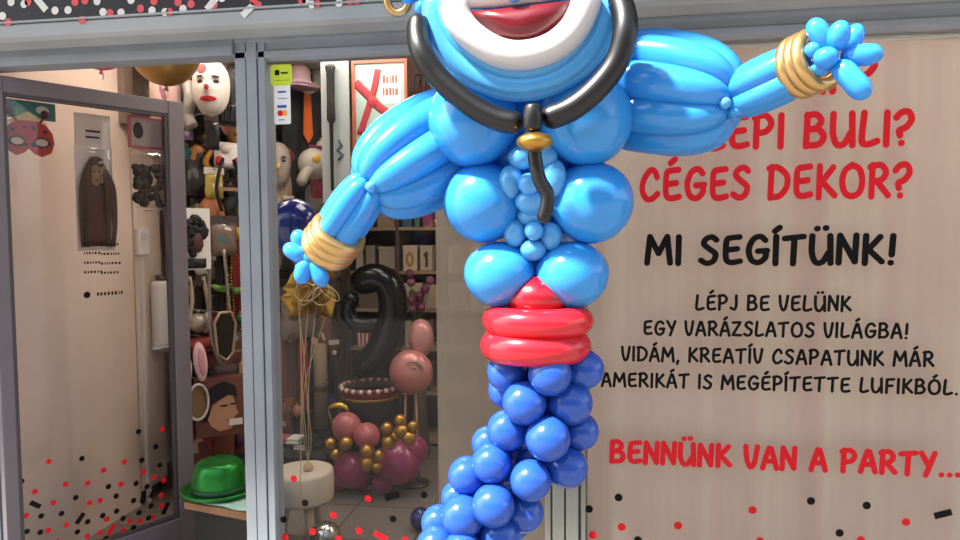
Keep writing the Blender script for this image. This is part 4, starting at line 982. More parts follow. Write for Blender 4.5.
MB().lathe([(27*s,0),(26.5*s,9*s),(25*s,20*s),(22.5*s,28*s),(19*s,31*s),(12*s,29*s),(1e-5,28*s)], hc, 40, 1, .95).build('hat_crown', GRN, t)
MB().lathe([(25*s,.5*s),(31*s,-.3*s),(36*s,1*s),(38*s,4*s),(37*s,5*s),(34*s,2.6*s),(30*s,1.6*s),(26*s,2*s)], hc, 40, 1, .95).build('hat_brim', GRN, t)
MB().lathe([(27.6*s,1*s),(27.2*s,7*s),(26.4*s,7*s),(26.8*s,1*s)], hc, 40, 1, .95).build('hat_band', C('#14401d', .5), t)

# ---- board goods seen through the middle pane (left part)
p = bp(303, 138, .05); s = bs(p)
cloth('black_jacket', 'black costume jacket with white collar and orange tie in the middle pane', 'costume', p, 42*s, 120*s, ['#161315'], 4, None, '#cfc8c2', '#d8641e')
p = bp(294, 86, .12); s = bs(p); f = Fr(*p)
t = thing('pale_pink_hat', 'pale pink and lilac floppy hat above the black jacket', 'hat', f.o)
f.mb(MB().lathe([(15*s, 0), (10*s, 3*s), (9*s, 13*s), (6*s, 17*s), (1e-5, 18*s)], (0, 10*s, 0), 24, 1, .7)).build('crown', C('#c9a7ab', .7), t)
f.mb(MB().lathe([(1e-5, -1*s), (17*s, -3*s), (17*s, -1.6*s), (1e-5, .5*s)], (0, 10*s, 0), 24, 1, .7)).build('brim', C('#b98fb0', .7), t)
p = bp(318, 118, .04); s = bs(p)
cloth('green_costume', 'green and orange costume hanging just right of the black jacket', 'costume', p, 20*s, 74*s, ['#2c5a3a', '#c88a3c'])
p = bp(318, 172, .06); s = bs(p)
packet('crimson_packet', 'crimson goods packet under the green costume', 'goods packet', p, 18*s, 44*s, '#7a1f35', '#8e2440', [(0, -.1, .2, .15, '#3d1420')])
p = bp(278, 165, .09); s = bs(p); p = (p[0], .45)
mask('gold_trim_mask', 'white carnival mask with gold flower against the mullion', p, 22*s, 40*s, '#94867a', None, '#2a1c16', '#b98a3a', '#d9a92a')
p = bp(280, 203, .05); s = bs(p)
cloth('ruffled_shirt', 'cream ruffled shirt hanging below the gold flower mask', 'costume', p, 26*s, 60*s, ['#b39c84'], 6)
p = bp(312, 164, .12); s = bs(p); f = Fr(*p)
t = thing('bird_mask', 'white bird mask with curved beak and yellow eye spot', 'mask', f.o)
f.mb(MB().ball((0, .02, 0), 14*s, 11*s, 13*s)).build('mask_shell', C('#a59d92', .5), t)
f.mb(sausage([(-2*s, .04, -3*s), (-12*s, .06, -9*s), (-18*s, .06, -19*s)], 4.6*s, 14)).build('beak', C('#968c7e', .5), t)
for x, c, r in ((-4, '#c9952e', 4), (-4.4, '#3a1c12', 1.8)): f.mb(MB().ball((x*s, .02+11*s*.86, 3*s), r*s, r*.5*s, r*s)).build('eye_spot', C(c, .4), t)
p = bp(314, 198, .04); s = bs(p)
mask('plain_white_mask', 'plain white face mask below the bird mask', p, 18*s, 26*s, '#857a70', None, '#241a15', '#94665a')
p = bp(296, 186, .04); s = bs(p)
cloth('black_cloak', 'long black cloak hanging between the ruffled shirt and white masks', 'costume', p, 26*s, 90*s, ['#151112'])
p = bp(326, 210, .03); s = bs(p)
packet('dark_packet', 'dark brown goods packet behind the balloon figure forearm', 'goods packet', p, 30*s, 60*s, '#3b2b24', '#4a352b', [(0, 0, .2, .2, '#a08a74')])
p = bp(300, 312, .1); s = bs(p)
packet('silver_packet', 'large grey silvery packet below the gold foil balloons', 'goods packet', p, 44*s, 46*s, '#4b423c', '#77695c', [(.1, .05, .2, .15, '#b9a995'), (-.2, -.1, .15, .1, '#5b3a34')])
for i, (px, w_, col, lb) in enumerate([(280, 16, '#7a4a3a', 'brown felt strip garment first from the mullion in the low row'), (293, 14, '#6d5346', 'taupe felt garment between the brown and red ones in the low row'), (303, 10, '#8e2530', 'dark red garment in the low row beside the tan roll'), (326, 18, '#191618', 'black garment in the low row right of the tan roll')]):
    p = bp(px, 372, .06); s = bs(p); cloth('felt_garment', lb, 'costume', p, w_*s, 66*s, [col], 3, 'garments in the low row')
p = bp(316, 385, .09); s = bs(p); f = Fr(*p)
t = thing('paper_roll', 'tan upright paper roll among the low row of garments', 'paper roll', f.o)
f.mb(MB().lathe([(1e-5,-36*s),(6*s,-36*s),(6*s,36*s),(4.5*s,37*s),(4.5*s,30*s),(1e-5,30*s)], (0, 7*s, 0), 20)).build('roll_paper', C('#9a8468', .7), t)
f.mb(MB().lathe([(6.2*s,-4*s),(6.2*s,4*s)], (0, 7*s, 0), 20)).build('paper_band', C('#6b5540', .6), t)
p = bp(283, 418, .08); s = bs(p)
packet('snack_packet', 'orange and brown small packet above the striped cloths', 'goods packet', p, 20*s, 34*s, '#8a5a36', '#63402f', [(0, -.1, .25, .15, '#b98d62')])
p = bp(322, 330, .05); s = bs(p)
packet('card_packet', 'salmon card packet behind the black number balloon', 'goods packet', p, 22*s, 40*s, '#c98f74', '#7b4b3c', [(0, -.1, .25, .2, '#d2b49a')])
# fillers deeper on the board between the named goods
fill = [(200, 205, 22, 26, '#7a2f2a', '#2d2420', 'dark red goods packet just above the round wig'), (238, 160, 18, 30, '#5a4632', '#2f2a20', 'olive brown packet behind the santa packet'), (238, 215, 16, 30, '#8d7c68', '#52443a', 'grey beige packet by the mullion under the braces'),
        (205, 268, 20, 22, '#a6a39b', '#57504a', 'grey packet above the green leaf stem'), (240, 320, 18, 24, '#6d4438', '#8c8f5a', 'olive packet right of the mirror top'), (203, 330, 16, 30, '#7e6e5e', '#3f3029', 'brown packet behind the sequinned ball'),
        (240, 440, 18, 36, '#3a2a26', '#55362d', 'dark brown packet right of the brown cape'), (212, 132, 14, 30, '#54433a', '#28201e', 'dark packet hidden behind the tricorn hat'), (277, 110, 14, 40, '#6a574a', '#3a2c28', 'brown packet between mullion and black jacket'),
        (282, 250, 22, 40, '#4a3c34', '#2c2320', 'dark packet behind the navy balloon'), (330, 280, 24, 44, '#6f5848', '#3d302a', 'brown packet behind the gold foil balloons'), (300, 275, 26, 40, '#5c3a2e', '#33261f', 'rust brown packet at the centre of the gold foil balloons')]
for px, py, a, b, c1, c2, lb in fill:
    p = bp(px, py, .004); s = bs(p); packet('goods_packet', lb, 'goods packet', p, a*s, b*s, c1, c2, [(random.uniform(-.2,.2), random.uniform(-.25,.1), .22, .16, random.choice(['#b9a48c', '#7f3b33', '#3e5a6a', '#c6b9a4', '#94713c']))], 'packets hanging on the board')

tr_ = [('teal', '#2f7a74', 187, 152, 9, 16), ('lilac', '#8d7aa8', 187, 132, 10, 14), ('scarlet', '#b02a22', 238, 188, 9, 22), ('mustard', '#b58a2c', 236, 232, 10, 14), ('turquoise', '#3d8f9a', 229, 248, 12, 10), ('ivory', '#c9bda8', 198, 268, 14, 10),
       ('copper', '#9a5a34', 190, 286, 8, 18), ('orange', '#c8682a', 240, 252, 8, 16), ('silver', '#a29d96', 206, 322, 8, 20), ('dark green', '#2f5a35', 240, 318, 8, 12), ('rose', '#b8727c', 232, 366, 10, 14), ('charcoal', '#2a2626', 208, 376, 12, 16),
       ('cream', '#cbb896', 242, 398, 8, 18), ('wine', '#5e1f2c', 188, 425, 9, 24), ('plum', '#4a2540', 238, 440, 10, 16), ('rust', '#8a4526', 190, 466, 9, 14),
       ('golden', '#b8923e', 275, 84, 8, 24), ('burgundy', '#6b1f28', 289, 158, 10, 16), ('chalk', '#bdb4a6', 321, 146, 10, 14), ('amber', '#b5792a', 289, 204, 9, 14), ('khaki', '#7a6c48', 276, 262, 9, 20), ('pearl', '#b3a698', 330, 262, 10, 16),
       ('brick red', '#8a3426', 276, 318, 9, 20), ('peach', '#c9987c', 312, 344, 10, 16), ('sand', '#a8926c', 290, 336, 9, 14), ('maroon', '#561a20', 334, 350, 9, 18), ('olive', '#5c5a34', 276, 392, 8, 16), ('salmon', '#c07a68', 297, 410, 9, 14), ('cobalt', '#28427f', 330, 402, 9, 14), ('tan', '#9a7a58', 276, 440, 9, 14)]
for k, (cn, cc_, px, py, a, b) in enumerate(tr_):
    p = bp(px, py, .08); s = bs(p); f = Fr(p[0], .55)
    shp = ('pendant', 'trinket pouch', 'feather clip')[k % 3]
    where = 'in the door gap' if px < 250 else 'behind the middle pane'
    t = thing('hanging_'+shp.replace(' ', '_'), 'small %s %s hanging among the goods %s' % (cn, shp, where), shp.split(' ')[-1], p[0], 'small trinkets on the display board')
    if k % 3 == 0:
        f.mb(MB().lathe([(1e-5,-b*.5*s),(a*.3*s,-b*.3*s),(a*.5*s,0),(a*.25*s,b*.3*s),(1e-5,b*.38*s)], n=14)).build('pendant_drop', C(cc_, .35), t)
        f.mb(MB().tube([(0,0,b*.36*s), (0,0,b*.5*s)], .004, 8).ball((0,0,b*.42*s), a*.14*s)).build('pendant_cap', C('#a8894a', .35, .7), t)
    elif k % 3 == 1:
        f.mb(pillow(a*s, b*.75*s, .02, 0, -b*.12*s)).build('pouch_body', C(cc_, .6), t)
        f.mb(MB().box((-a*.5*s, 0, b*.27*s), (a*.5*s, .006, b*.5*s))).build('pouch_header', C('#d0c4b2' if k % 2 else '#3a2c26', .6), t)
        f.mb(MB().ball((0, .018, -b*.1*s), a*.24*s, .008, a*.24*s, None, 12, 8)).build('pouch_print', C('#e0d2b8' if k % 4 else '#5a2a2a', .5), t)
    else:
        f.mb(sausage([(0, 0, b*.45*s), (a*.2*s, .008, 0), (-a*.1*s, 0, -b*.5*s)], a*.34*s, 12, 2.2)).build('feather', C(cc_, .8), t)
        f.mb(MB().box((-a*.15*s, -.006, b*.32*s), (a*.15*s, .01, b*.5*s))).build('clip', C('#6a625a', .35, .7), t)

# settle the hanging goods: lay each one clear of the board and of the goods under it, then hang it on a peg
from mathutils.bvhtree import BVHTree
bpy.context.view_layer.update()
def leaves(o): return ([o] if o.type == 'MESH' else [])+[d for c in o.children for d in leaves(c)]
def tree(o, off=Vector((0,0,0))):
    vs = []; ps = []
    for l in leaves(o):
        k = len(vs); mw = l.matrix_world; vs += [mw @ v.co+off for v in l.data.vertices]; ps += [tuple(i+k for i in p_.vertices) for p_ in l.data.polygons]
    return vs, ps
fixed = [o for o in bpy.data.objects if o.parent is None and o.name in ('display_table', 'table_cloth', 'green_hat', 'white_dispenser', 'wall_switch', 'trim_5', 'display_board') or o.name.startswith('round_balloon') and o.parent is None]
placed = []
for o in fixed:
    vs, ps = tree(o); placed.append((vs, BVHTree.FromPolygons(vs, ps)))
goods = [o for o in bpy.data.objects if o.name not in BOARD_FROM and o.parent is None and o.name not in ('display_table', 'table_cloth', 'green_hat')]
def far(o): return min((v-BA).dot(BN) for v in tree(o)[0])
FRONT = ('afro_wig', 'hand_mirror', 'green_leaf_clip', 'braces', 'clown_mask', 'face_box', 'bunny_ears_headband')
goods.sort(key=lambda o: (FRONT.index(o.name)+1 if o.name in FRONT else 0, far(o)))
for o in goods:
    vs, ps = tree(o); cc = sum(vs, Vector())/len(vs); VD = (CAM-cc).normalized(); lo = min((v-BA).dot(BN) for v in vs); d = max(0, .009-lo)/VD.dot(BN)
    for step in range(60):
        v2 = [v+VD*d for v in vs]; bt = BVHTree.FromPolygons(v2, ps)
        if not any(bt.overlap(b) for _, b in placed): break
        d += .01
    o.location += VD*d; PLOC[o.name] = PLOC.get(o.name, Vector(o.location)).copy()+VD*d
    placed.append((v2, bt))
    zm = max(v.z for v in v2); h_ = zm-min(v.z for v in v2); cand = sorted([v for v in v2 if v.z > zm-.25*h_], key=lambda v: -v.z)
    for top in cand[::max(1, len(cand)//24)]:
        top = Vector(top)-Vector((0,0,.004)); dist = (top-BA).dot(BN)
        pg = MB().tube([top, top-BN*(dist-.007)], .0028, 6); pb = BVHTree.FromPolygons(pg.v, pg.f)
        if dist < .7 and not any(pb.overlap(b) for _, b in placed[:-1]):
            p2 = pg.build('hanging_peg', C('#8c857c', .3, .7)); p2.parent = o; p2.location = -Vector(o.location); placed.append((list(pg.v), pb)); break

# ---- free-standing things behind the middle pane
c = P(294, 226, .5); r = 24*M(c)
t = thing('navy_balloon', 'shiny navy balloon close behind the pane beside the mullion', 'balloon', c)
balloon(c, r, r, r*1.15, (0, 0, -1)).build('balloon_body', NAVY, t)
MB().tube(spline([c-Vector((0,0,r*1.3)), c-Vector((-.02,0,.6)), Vector((c.x-.01, c.y, .02))], 8), .0022, 6).build('ribbon', C('#b9a06a', .4, .3), t)
MB().lathe([(.03,0),(.035,.02),(.02,.04),(1e-4,.045)], (c.x-.01, c.y, 0), 16).build('ribbon_weight', C('#b9a06a', .4, .5), t)
# drum stool
c = PZ(303, 470, .37); s = M(c); c.z = 0
t = thing('drum_stool', 'round cream drum stool on the tiled floor behind the pane', 'stool', c)
MB().lathe([(1e-5,.23),(29*s,.23),(30*s,.245),(30*s,.36),(29*s,.372),(26*s,.376),(1e-5,.376)], c, 40).build('seat', C('#c6b8a4', .7), t)
for i in range(3):
    a = -.9+i*2*PI/3; d = Vector((math.cos(a), math.sin(a), 0))
    MB().tube([c+d*18*s+Vector((0,0,.235)), c+d*23*s+Vector((0,0,.0))], [5.2*s, 3.4*s], 14).build('leg', C('#b7a488', .6), t)
# gold foil balloons tied to a weight on the stool
wt = c+Vector((.035, -.02, .377))
t = thing('foil_balloon_bunch', 'bunch of gold foil balloons tied by curly strings to a weight on the stool', 'balloon bunch', wt)
MB().lathe([(1e-5,0),(.02,0),(.026,.012),(.02,.03),(.008,.04),(1e-5,.042)], wt, 16).build('string_weight', C('#b8a07c', .5), t)
r_ = random.Random(2)
for i, (px, py, rp) in enumerate([(308, 285, 20), (325, 300, 17), (300, 300, 16), (318, 268, 16)]):
    cc = P(px, py, c.y+.05+.03*i); sc_ = M(cc)*rp
    m = MB(); n = 20; vs = []; fs = []
    for sd_ in (1, -1):
        o = len(vs)
        for k in range(5):
            for j in range(n):
                a = 2*PI*j/n+i; rr = (1 if j % 4 else 1.25 )*(k/4); vs.append((math.cos(a)*rr*sc_, sd_*.35*sc_*math.sqrt(max(0, 1-(k/4)**2))*(1+.15*math.sin(5*a)), math.sin(a)*rr*sc_))
        for k in range(4):
            for j in range(n): fs.append((o+k*n+j, o+k*n+(j+1) % n, o+(k+1)*n+(j+1) % n, o+(k+1)*n+j))
    qd = Quaternion((0,0,1), r_.uniform(-.7,.7)) @ Quaternion((0,1,0), r_.uniform(-.6,.6))
    m.add(vs, fs, True).map(lambda v: cc+qd @ v).build('foil_balloon', mat('foil_gold', '#9a7636', .28, .85), t)
    MB().tube(spline([cc-Vector((0,0,sc_)), wt+Vector((.01*i-.02, 0, .4)), wt+Vector((.012*i-.018, 0, .15)), wt+Vector((0,0,.04))], 8), .0022, 6).build('string', C('#b69c74', .4, .4), t)
m = MB()
for i in range(5):
    cc = P(305+i*6, 292+4*(i % 2), c.y-.02); m.tube([cc+Vector((.05*math.cos(a*.7), .01*math.sin(a), .045*math.sin(a*.7+i))) for a in range(10)], .0022, 6)
m.build('curly_string', C('#c2a882', .4, .4), t)
# white hanging card with black cane
p = facing(336, 128, 1.35, 0); s = M(p[0]); f = Fr(*p)
t = thing('cane_card', 'tall white hanging card with a black toy cane mounted on it', 'toy cane', f.o)
f.mb(MB().box((-15*s, -.006, -75*s), (14*s, 0, 76*s))).build('backing_card', C('#959a99', .55), t)
f.mb(MB().lathe([(1e-5,58*s),(3*s,60*s),(4.6*s,61*s),(5.2*s,59*s),(4*s,54*s),(3.8*s,28*s),(4.2*s,8*s),(3.6*s,6*s),(2*s,4*s),(1.5*s,-62*s),(1e-5,-63*s)][::-1], (-3*s, 5*s, 0), 16)).build('cane', C('#131010', .4), t)
f.mb(MB().tube([(3*s, .004, -12*s), (6*s, .004, -18*s), (1*s, .004, -22*s), (7*s, .004, -27*s), (2*s, .004, -32*s)], 1.2*s, 8)).build('card_print', C('#3c4050', .6), t)
f.mb(MB().tube([(0, -.003, 76*s), (0, -.003, (ZC-f.o.z)-.001)], .002, 6)).build('hanging_cord', C('#777069', .5), t)
# framed picture on back wall
YP = 1.55
p = (P(381, 104, YP), 0); s = M(p[0]); f = Fr(*p)
t = thing('framed_poster', 'pale teal poster in a red frame with red ribbon print, hung in the middle pane', 'poster', f.o)
f.mb(MB().box((-29*s, 0, -46*s), (28*s, .02, -43*s)).box((-29*s, 0, 40*s), (28*s, .02, 43*s)).box((-29*s, 0, -43*s), (-26*s, .02, 40*s)).box((25*s, 0, -43*s), (28*s, .02, 40*s))).build('poster_frame', C('#a8553f', .5), t)
f.mb(MB().box((-26*s, 0, -43*s), (25*s, .008, 40*s))).build('poster_sheet', C('#9fb3ab', .6), t)
f.mb(MB().tube(spline([(-26*s,.009,22*s),(-14*s,.009,10*s),(2*s,.009,-6*s),(22*s,.009,-16*s)], 6), 4.4*s, 8, flat=.12, nrm=(0,1,0)).tube(spline([(-22*s,.009,-30*s),(-14*s,.009,-8*s),(-6*s,.009,16*s),(-2*s,.009,34*s)], 6), 3.4*s, 8, flat=.12, nrm=(0,1,0)).ball((-8*s, .012, 2*s), 5*s, .004, 5*s)).build('ribbon_print', C('#a32a34', .6), t)
f.mb(MB().tube([(-24*s, .002, 43*s), (-24*s, .002, ZC-f.o.z-.001)], .002, 6).tube([(23*s, .002, 43*s), (23*s, .002, ZC-f.o.z-.001)], .002, 6)).build('hanging_cord', C('#777069', .5), t)
f.mb(MB().box((-1*s, .0078, 0), (21*s, .009, 36*s))).build('poster_label', C('#c3cfca', .6), t)
m = MB(); r_ = random.Random(6)      # two rows of small red print too blurred to read
for z0, hh in ((20, 8), (8, 8)):
    x = 2.5
    while x < 17: l = r_.uniform(1.4, 3); m.box((x*s, .0088, z0*s), ((x+l)*s, .0096, (z0+hh*r_.uniform(.75, 1))*s)); x += l+1.1
f.mb(m).build('poster_print', C('#b0523f', .6), t)
# red tinsel hanging by the poster
p = P(425, 90, 2.2)
t = thing('red_tinsel', 'shiny red tinsel streamer hanging between poster and balloon collar', 'tinsel', p)
m = MB(); r_ = random.Random(11)
for i in range(9):
    x = (i-4)*.012; m.tube(spline([p+Vector((x, 0, ZC-p.z-.01)), p+Vector((x*1.3+r_.uniform(-.02,.02), .01, .1)), p+Vector((x*1.8, r_.uniform(-.02,.02), -.12))], 6), .006, 6, flat=.3)
m.build('tinsel_strips', C('#b01c24', .25, .6), t)
MB().tube([p+Vector((-.06,0,ZC-p.z-.006)), p+Vector((.06,0,ZC-p.z-.006))], .006, 8).build('tinsel_rail', C('#8a7a6a', .5), t)
# shelf unit against the back wall
SX0, SX1 = P(350, 250, 2.4).x, P(535, 250, 2.4).x; SY0, SY1 = 2.36, YB-.002
t = thing('shelf_unit', 'pale wooden shelf unit with boxes against the back wall', 'shelf unit', (SX0, SY1, 0))
SHW = mat('shelf_wood', '#9a8266', .6, noise=.1)
for x in (SX0, P(399, 250, 2.4).x, SX1): MB().box((x-.012, SY0, 0), (x+.012, SY1, 1.72)).build('upright', C('#4c3c32', .6), t)
SZ = [P(415, y_, SY0).z for y_ in (440, 392, 348, 309, 271, 227)]
for z in SZ: MB().box((SX0, SY0, z-.022), (SX1, SY1, z)).build('shelf_board', SHW, t)
MB().box((SX0, SY1-.012, 0), (SX1, SY1, 1.72)).build('back_panel', C('#5c4a40', .7), t)
MB().box((SX0+.012, SY0+.02, 0), (SX1-.012, SY1-.02, SZ[0]-.022)).build('plinth', C('#2b2522', .7), t)
def shelf_box(px0, px1, z, hpx, col, label, txt=None, tcol='#9a7a35', parts=None, name='gift_box', cat='box', grp='boxes on the shelf unit', Y=None):
    Y = Y or SY0+.03
    a = P(px0, 300, Y).x+.004; b = P(px1, 300, Y).x-.004; h = min(hpx*M(P(px0, 300, Y)), .19); z = z+.001
    t = thing(name, label, cat, ((a+b)/2, Y, z), grp)
    MB().box((a, Y, z), (b, Y+.2, z+h*.84)).build('box_body', C(col, .6), t, bevel=.003)
    MB().box((a-.002, Y-.002, z+h*.84), (b+.002, Y+.202, z+h)).build('lid', C(col, .6), t, bevel=.002)
    if txt:
        n = len(txt); 
        for i, ch in enumerate(txt):
            hh = h*.5; wd = glyph(ch)[0]*hh*.9; x0 = a+(b-a)*(i+.5)/n-wd/2
            m, _ = text_mb(ch, .13, lambda u, v: Vector((x0+u*hh*.9, Y-.0035, z+h*.2+v*hh)), jitter=0); m.build('box_numeral', C(tcol, .5), t)
    return t
shelf_box(403, 418, SZ[4], 25, '#c3b29c', 'cream box with gold numeral 0 on the middle shelf', '0')
shelf_box(420, 433, SZ[4], 25, '#b9a993', 'cream box with dark numeral 1 on the middle shelf', '1', '#4a4038')
shelf_box(403, 422, SZ[3], 25, '#bcab96', 'cream box with dark numeral 8 one shelf below the 0 box', '8', '#5a4e44')
shelf_box(424, 437, SZ[3], 24, '#b5a48f', 'plain cream box beside the 8 box behind purple blossoms')
for i, (a, b, tx, sh) in enumerate([(448, 466, '0', 3), (448, 466, '2', 4), (470, 490, '3', 4), (470, 490, '6', 3), (494, 514, '9', 4), (494, 514, '7', 3)]):
    shelf_box(a, b, SZ[sh], 25, '#b7a792', 'cream numeral %s box dimly seen through the sheer sheet, %s shelf' % (tx, 'middle' if sh == 4 else 'lower'), tx, '#5a4e44')
shelf_box(403, 413, SZ[5], 16, '#2f5a7a', 'blue box on the white-edged upper shelf')
shelf_box(415, 421, SZ[5], 14, '#4a6f5a', 'narrow green box between the blue and magenta boxes')
shelf_box(423, 433, SZ[5], 18, '#8a2f62', 'magenta box on the upper shelf next to the sheer sheet')
shelf_box(378, 396, SZ[5], 27, '#a08468', 'tan patterned box left of the blue box under the balloon arm', None)
shelf_box(356, 374, SZ[5], 22, '#8d7a66', 'brown box at the left end of the upper shelf')
for i, (a, b, h_, c_, lb) in enumerate([(356, 364, 24, '#a89a8a', 'grey beige book-like box first on the middle left shelf'), (366, 376, 25, '#8f8072', 'taupe box second on the middle left shelf'), (379, 396, 24, '#9b8f82', 'grey printed box beside the cream 0 box')]):
    shelf_box(a, b, SZ[4], h_, c_, lb)
shelf_box(358, 380, SZ[3], 26, '#6e5a4c', 'brown box behind the black number balloon top')
shelf_box(404, 428, SZ[2], 26, '#b39a86', 'pale pinkish box behind the pink foil balloon')
shelf_box(378, 396, SZ[2], 24, '#5f4c42', 'dark brown box on the shelf behind the black balloon')
shelf_box(405, 430, SZ[1], 26, '#6a564a', 'brown box low on the shelf unit behind the foil balloon stick')
# blossoms in a pot on the shelf
p = P(421, 300, SY0-.02+.04); s = M(p); zb = SZ[3]
pc = Vector((P(424, 300, SY0+.0).x, SY0-.16, 0))
t = thing('purple_bouquet', 'bouquet of dark purple ball blossoms with green stems before the shelf', 'flowers', (pc.x, pc.y, 0))
zz = P(421, 300, SY0-.16).z
MB().lathe([(1e-5,0),(.06,0),(.07,.01),(.045,.3),(.05,zz-.14),(.045,zz-.14),(.04,.3),(1e-5,.29)], (pc.x, pc.y, 0), 20).build('vase', C('#5d5048', .4), t)
r_ = random.Random(21)
for i in range(13):
    x = r_.uniform(-11, 11)*s; z = zz+r_.uniform(-8, 28)*s; y = r_.uniform(-.04, .03); cc = Vector((pc.x+x, pc.y+y, z))
    MB().ball(cc, 4.4*s, 4.4*s, 4.4*s, None, 14, 9).build('blossom', C('#6e2f4c' if i % 3 else '#8c5068', .45), t)
    MB().tube([cc-Vector((0,0,4*s)), Vector((pc.x+x*.15, pc.y, zz-.15))], .003, 6).build('stem', C('#4d6b2c', .6), t)
# upright counters and the drum pedestal with number balloon
pc = PZ(372, 486, 0); pc = Vector((P(371, 440, 1.75).x, 1.75, 0)); s = M(Vector((pc.x, 1.75, .6)))
zt = P(371, 384, 1.75).z
t = thing('black_pedestal', 'round black pedestal with beaded top rim carrying the number balloon', 'pedestal', pc)
MB().lathe([(1e-5,0),(28*s,0),(28*s,zt-.03),(27*s,zt-.012),(1e-5,zt-.012)], pc, 40).build('pedestal_body', C('#100d0d', .3), t)
m = MB(); m2 = MB()
for i in range(44):
    a = 2*PI*i/44; (m if i % 2 else m2).ball(pc+Vector((29*s*math.cos(a), 29*s*math.sin(a), zt-.012)), 2.4*s, 2.4*s, 2.4*s, None, 8, 6)
m.build('rim_beads', C('#d8c8b8', .4), t); m2.build('rim_beads', C('#8e2a2a', .4), t)
MB().lathe([(28.5*s,zt-.06),(28.8*s,zt-.03),(28.2*s,zt-.02)], pc, 40).build('rim_band', C('#7a1c22', .4), t)
MB().lathe([(28.3*s,zt-.08),(28.6*s,zt-.068),(28.3*s,zt-.062)], pc, 40).build('gold_band', C('#a8863f', .4, .6), t)
nb = [(-24,86),(-12,100),(10,102),(22,84),(20,56),(14,30),(4,10),(-14,2),(-28,6)]
NBM = mat('black_foil', '#0b0b0c', .22, .3)
t = thing('number_balloon', 'large black foil numeral balloon standing on the black pedestal', 'balloon', pc+Vector((0,0,zt)))
o0 = pc+Vector((10*s, -.02, zt+.0))
sausage([o0+Vector((x*s, 0, (z+14)*s)) for x, z in [(-22,80),(-8,92),(10,88),(16,66),(10,40),(-2,16),(-24,0)]], 14.5*s, 18, 1.0).build('balloon_body', NBM, t)
sausage([o0+Vector((x*s, -.012, (z+14)*s)) for x, z in [(-22,78),(-30,62),(-24,48),(-8,46),(6,50)]], 8*s, 16, 1.0).build('balloon_loop', NBM, t)
MB().tube([o0+Vector((-24*s, 0, 8*s)), pc+Vector((-14*s, 0, zt))], .006, 8).build('filling_neck', NBM, t)
# balloon garland at the foot of the pedestal
gt = thing('balloon_garland', 'cluster of pink, magenta and gold balloons on the floor round the black pedestal', 'balloon garland', (pc.x, 1.5, 0))
gl = [(347,427,14.5,16,PINK,1.42),(367,436,13,14,PINK,1.40),(352,470,18,19,MAG,1.42),(398,462,23,20,MAG,1.46),(414,450,14,17,MAG,1.5)]
for px, py, a, b, mt, Y in gl:
    cc = P(px, py, Y); s_ = M(cc); balloon(cc, a*s_, a*s_, b*s_, (.2, .8, -.6)).build('garland_balloon', mt, gt, cc)
for px, py, r in [(330,443,6),(346,443,7),(336,454,6),(367,451,7.5),(379.5,455,6),(367,463,8),(377,467,5.5),(389,442,7.5),(387,428,6.5),(402,431,8),(409,438,8),(400,420,6),(413,426,5.5),(396,436,6)]:
    cc = P(px, py, 1.28); s_ = M(cc); balloon(cc, r*s_, r*s_, r*s_*1.03, (.3, .8, .3)).build('gold_balloon', GOLDB, gt, cc)
for x, z in ((-.12, .06), (.02, .07), (.16, .06)):
    balloon(Vector((pc.x+x, 1.45, z)), .065, .06, .06, None).build('garland_balloon', MAG, gt)
cc = P(338, 412, 1.3); s_ = M(cc)
t = thing('gold_moon', 'shiny gold crescent foil ornament above the pink balloons', 'ornament', cc)
MB().tube([cc+Vector((11*s_*math.cos(a), 0, 7*s_*math.sin(a))) for a in [PI*(.02+.09*i) for i in range(11)]], [s_*3.2*math.sin(PI*(i+.5)/11)+.0004 for i in range(11)], 12).build('crescent', mat('bright_gold', '#d8a92e', .2, .9), t)
MB().tube([cc+Vector((-10*s_, 0, 1*s_)), P(338, 440, 1.3)], .003, 6).build('stick', C('#a88a4a', .4, .6), t)
# pink foil balloon on a stick
fc = P(411, 372, 1.62); s_ = M(fc); 
t = thing('pink_foil_balloon', 'round pink foil balloon with blue and orange swirl on a stand by the sheer sheet', 'balloon', Vector((fc.x, fc.y, 0)))
MB().lathe([(1e-5,-12*s_),(10*s_,-10.5*s_),(18*s_,-6.5*s_),(22.5*s_,0),(18*s_,6.5*s_),(10*s_,10.5*s_),(1e-5,12*s_)], n=40).map(lambda v: fc+Vector((v.x, v.z, v.y))).build('balloon_body', mat('pink_foil', '#c9827c', .3, .3), t)
for r0, c_ in ((10, '#4a7f9a'), (7, '#c9663a'), (4.4, '#d8c25a'), (2, '#8a4a8a')):
    cc = fc+Vector((5*s_, -10.2*s_-(10-r0)*.06*s_, 4*s_)); MB().tube([cc+Vector((r0*s_*math.cos(a), .0012*(a), r0*s_*.8*math.sin(a))) for a in [i*.42 for i in range(13)]], 1.2*s_, 8, flat=.5).build('swirl_print', C(c_, .4), t)
fc2 = P(421, 338, 1.66); 
MB().lathe([(1e-5,-6*s_),(8*s_,-4*s_),(13*s_,0),(8*s_,4*s_),(1e-5,6*s_)], n=28).map(lambda v: fc2+Vector((v.x, v.z, v.y*1.5))).build('topper_balloon', mat('pale_pink_foil', '#c98d86', .3, .3), t)
MB().tube([fc2-Vector((0,0,16*s_)), fc+Vector((0,0.01,18*s_))], .004, 8).build('topper_stick', C('#b9a58c', .5), t)
for dx in (-6, 4): MB().tube([fc+Vector((dx*s_, .01, -20*s_)), Vector((fc.x+dx*s_*1.6, fc.y+.01, .012))], .008, 10).build('stand_leg', C('#a57a66', .5), t)
MB().lathe([(1e-5,0),(.1,0),(.1,.01),(.03,.02),(1e-5,.02)], (fc.x, fc.y+.01, 0), 28).build('stand_base', C('#3a302b', .5), t)
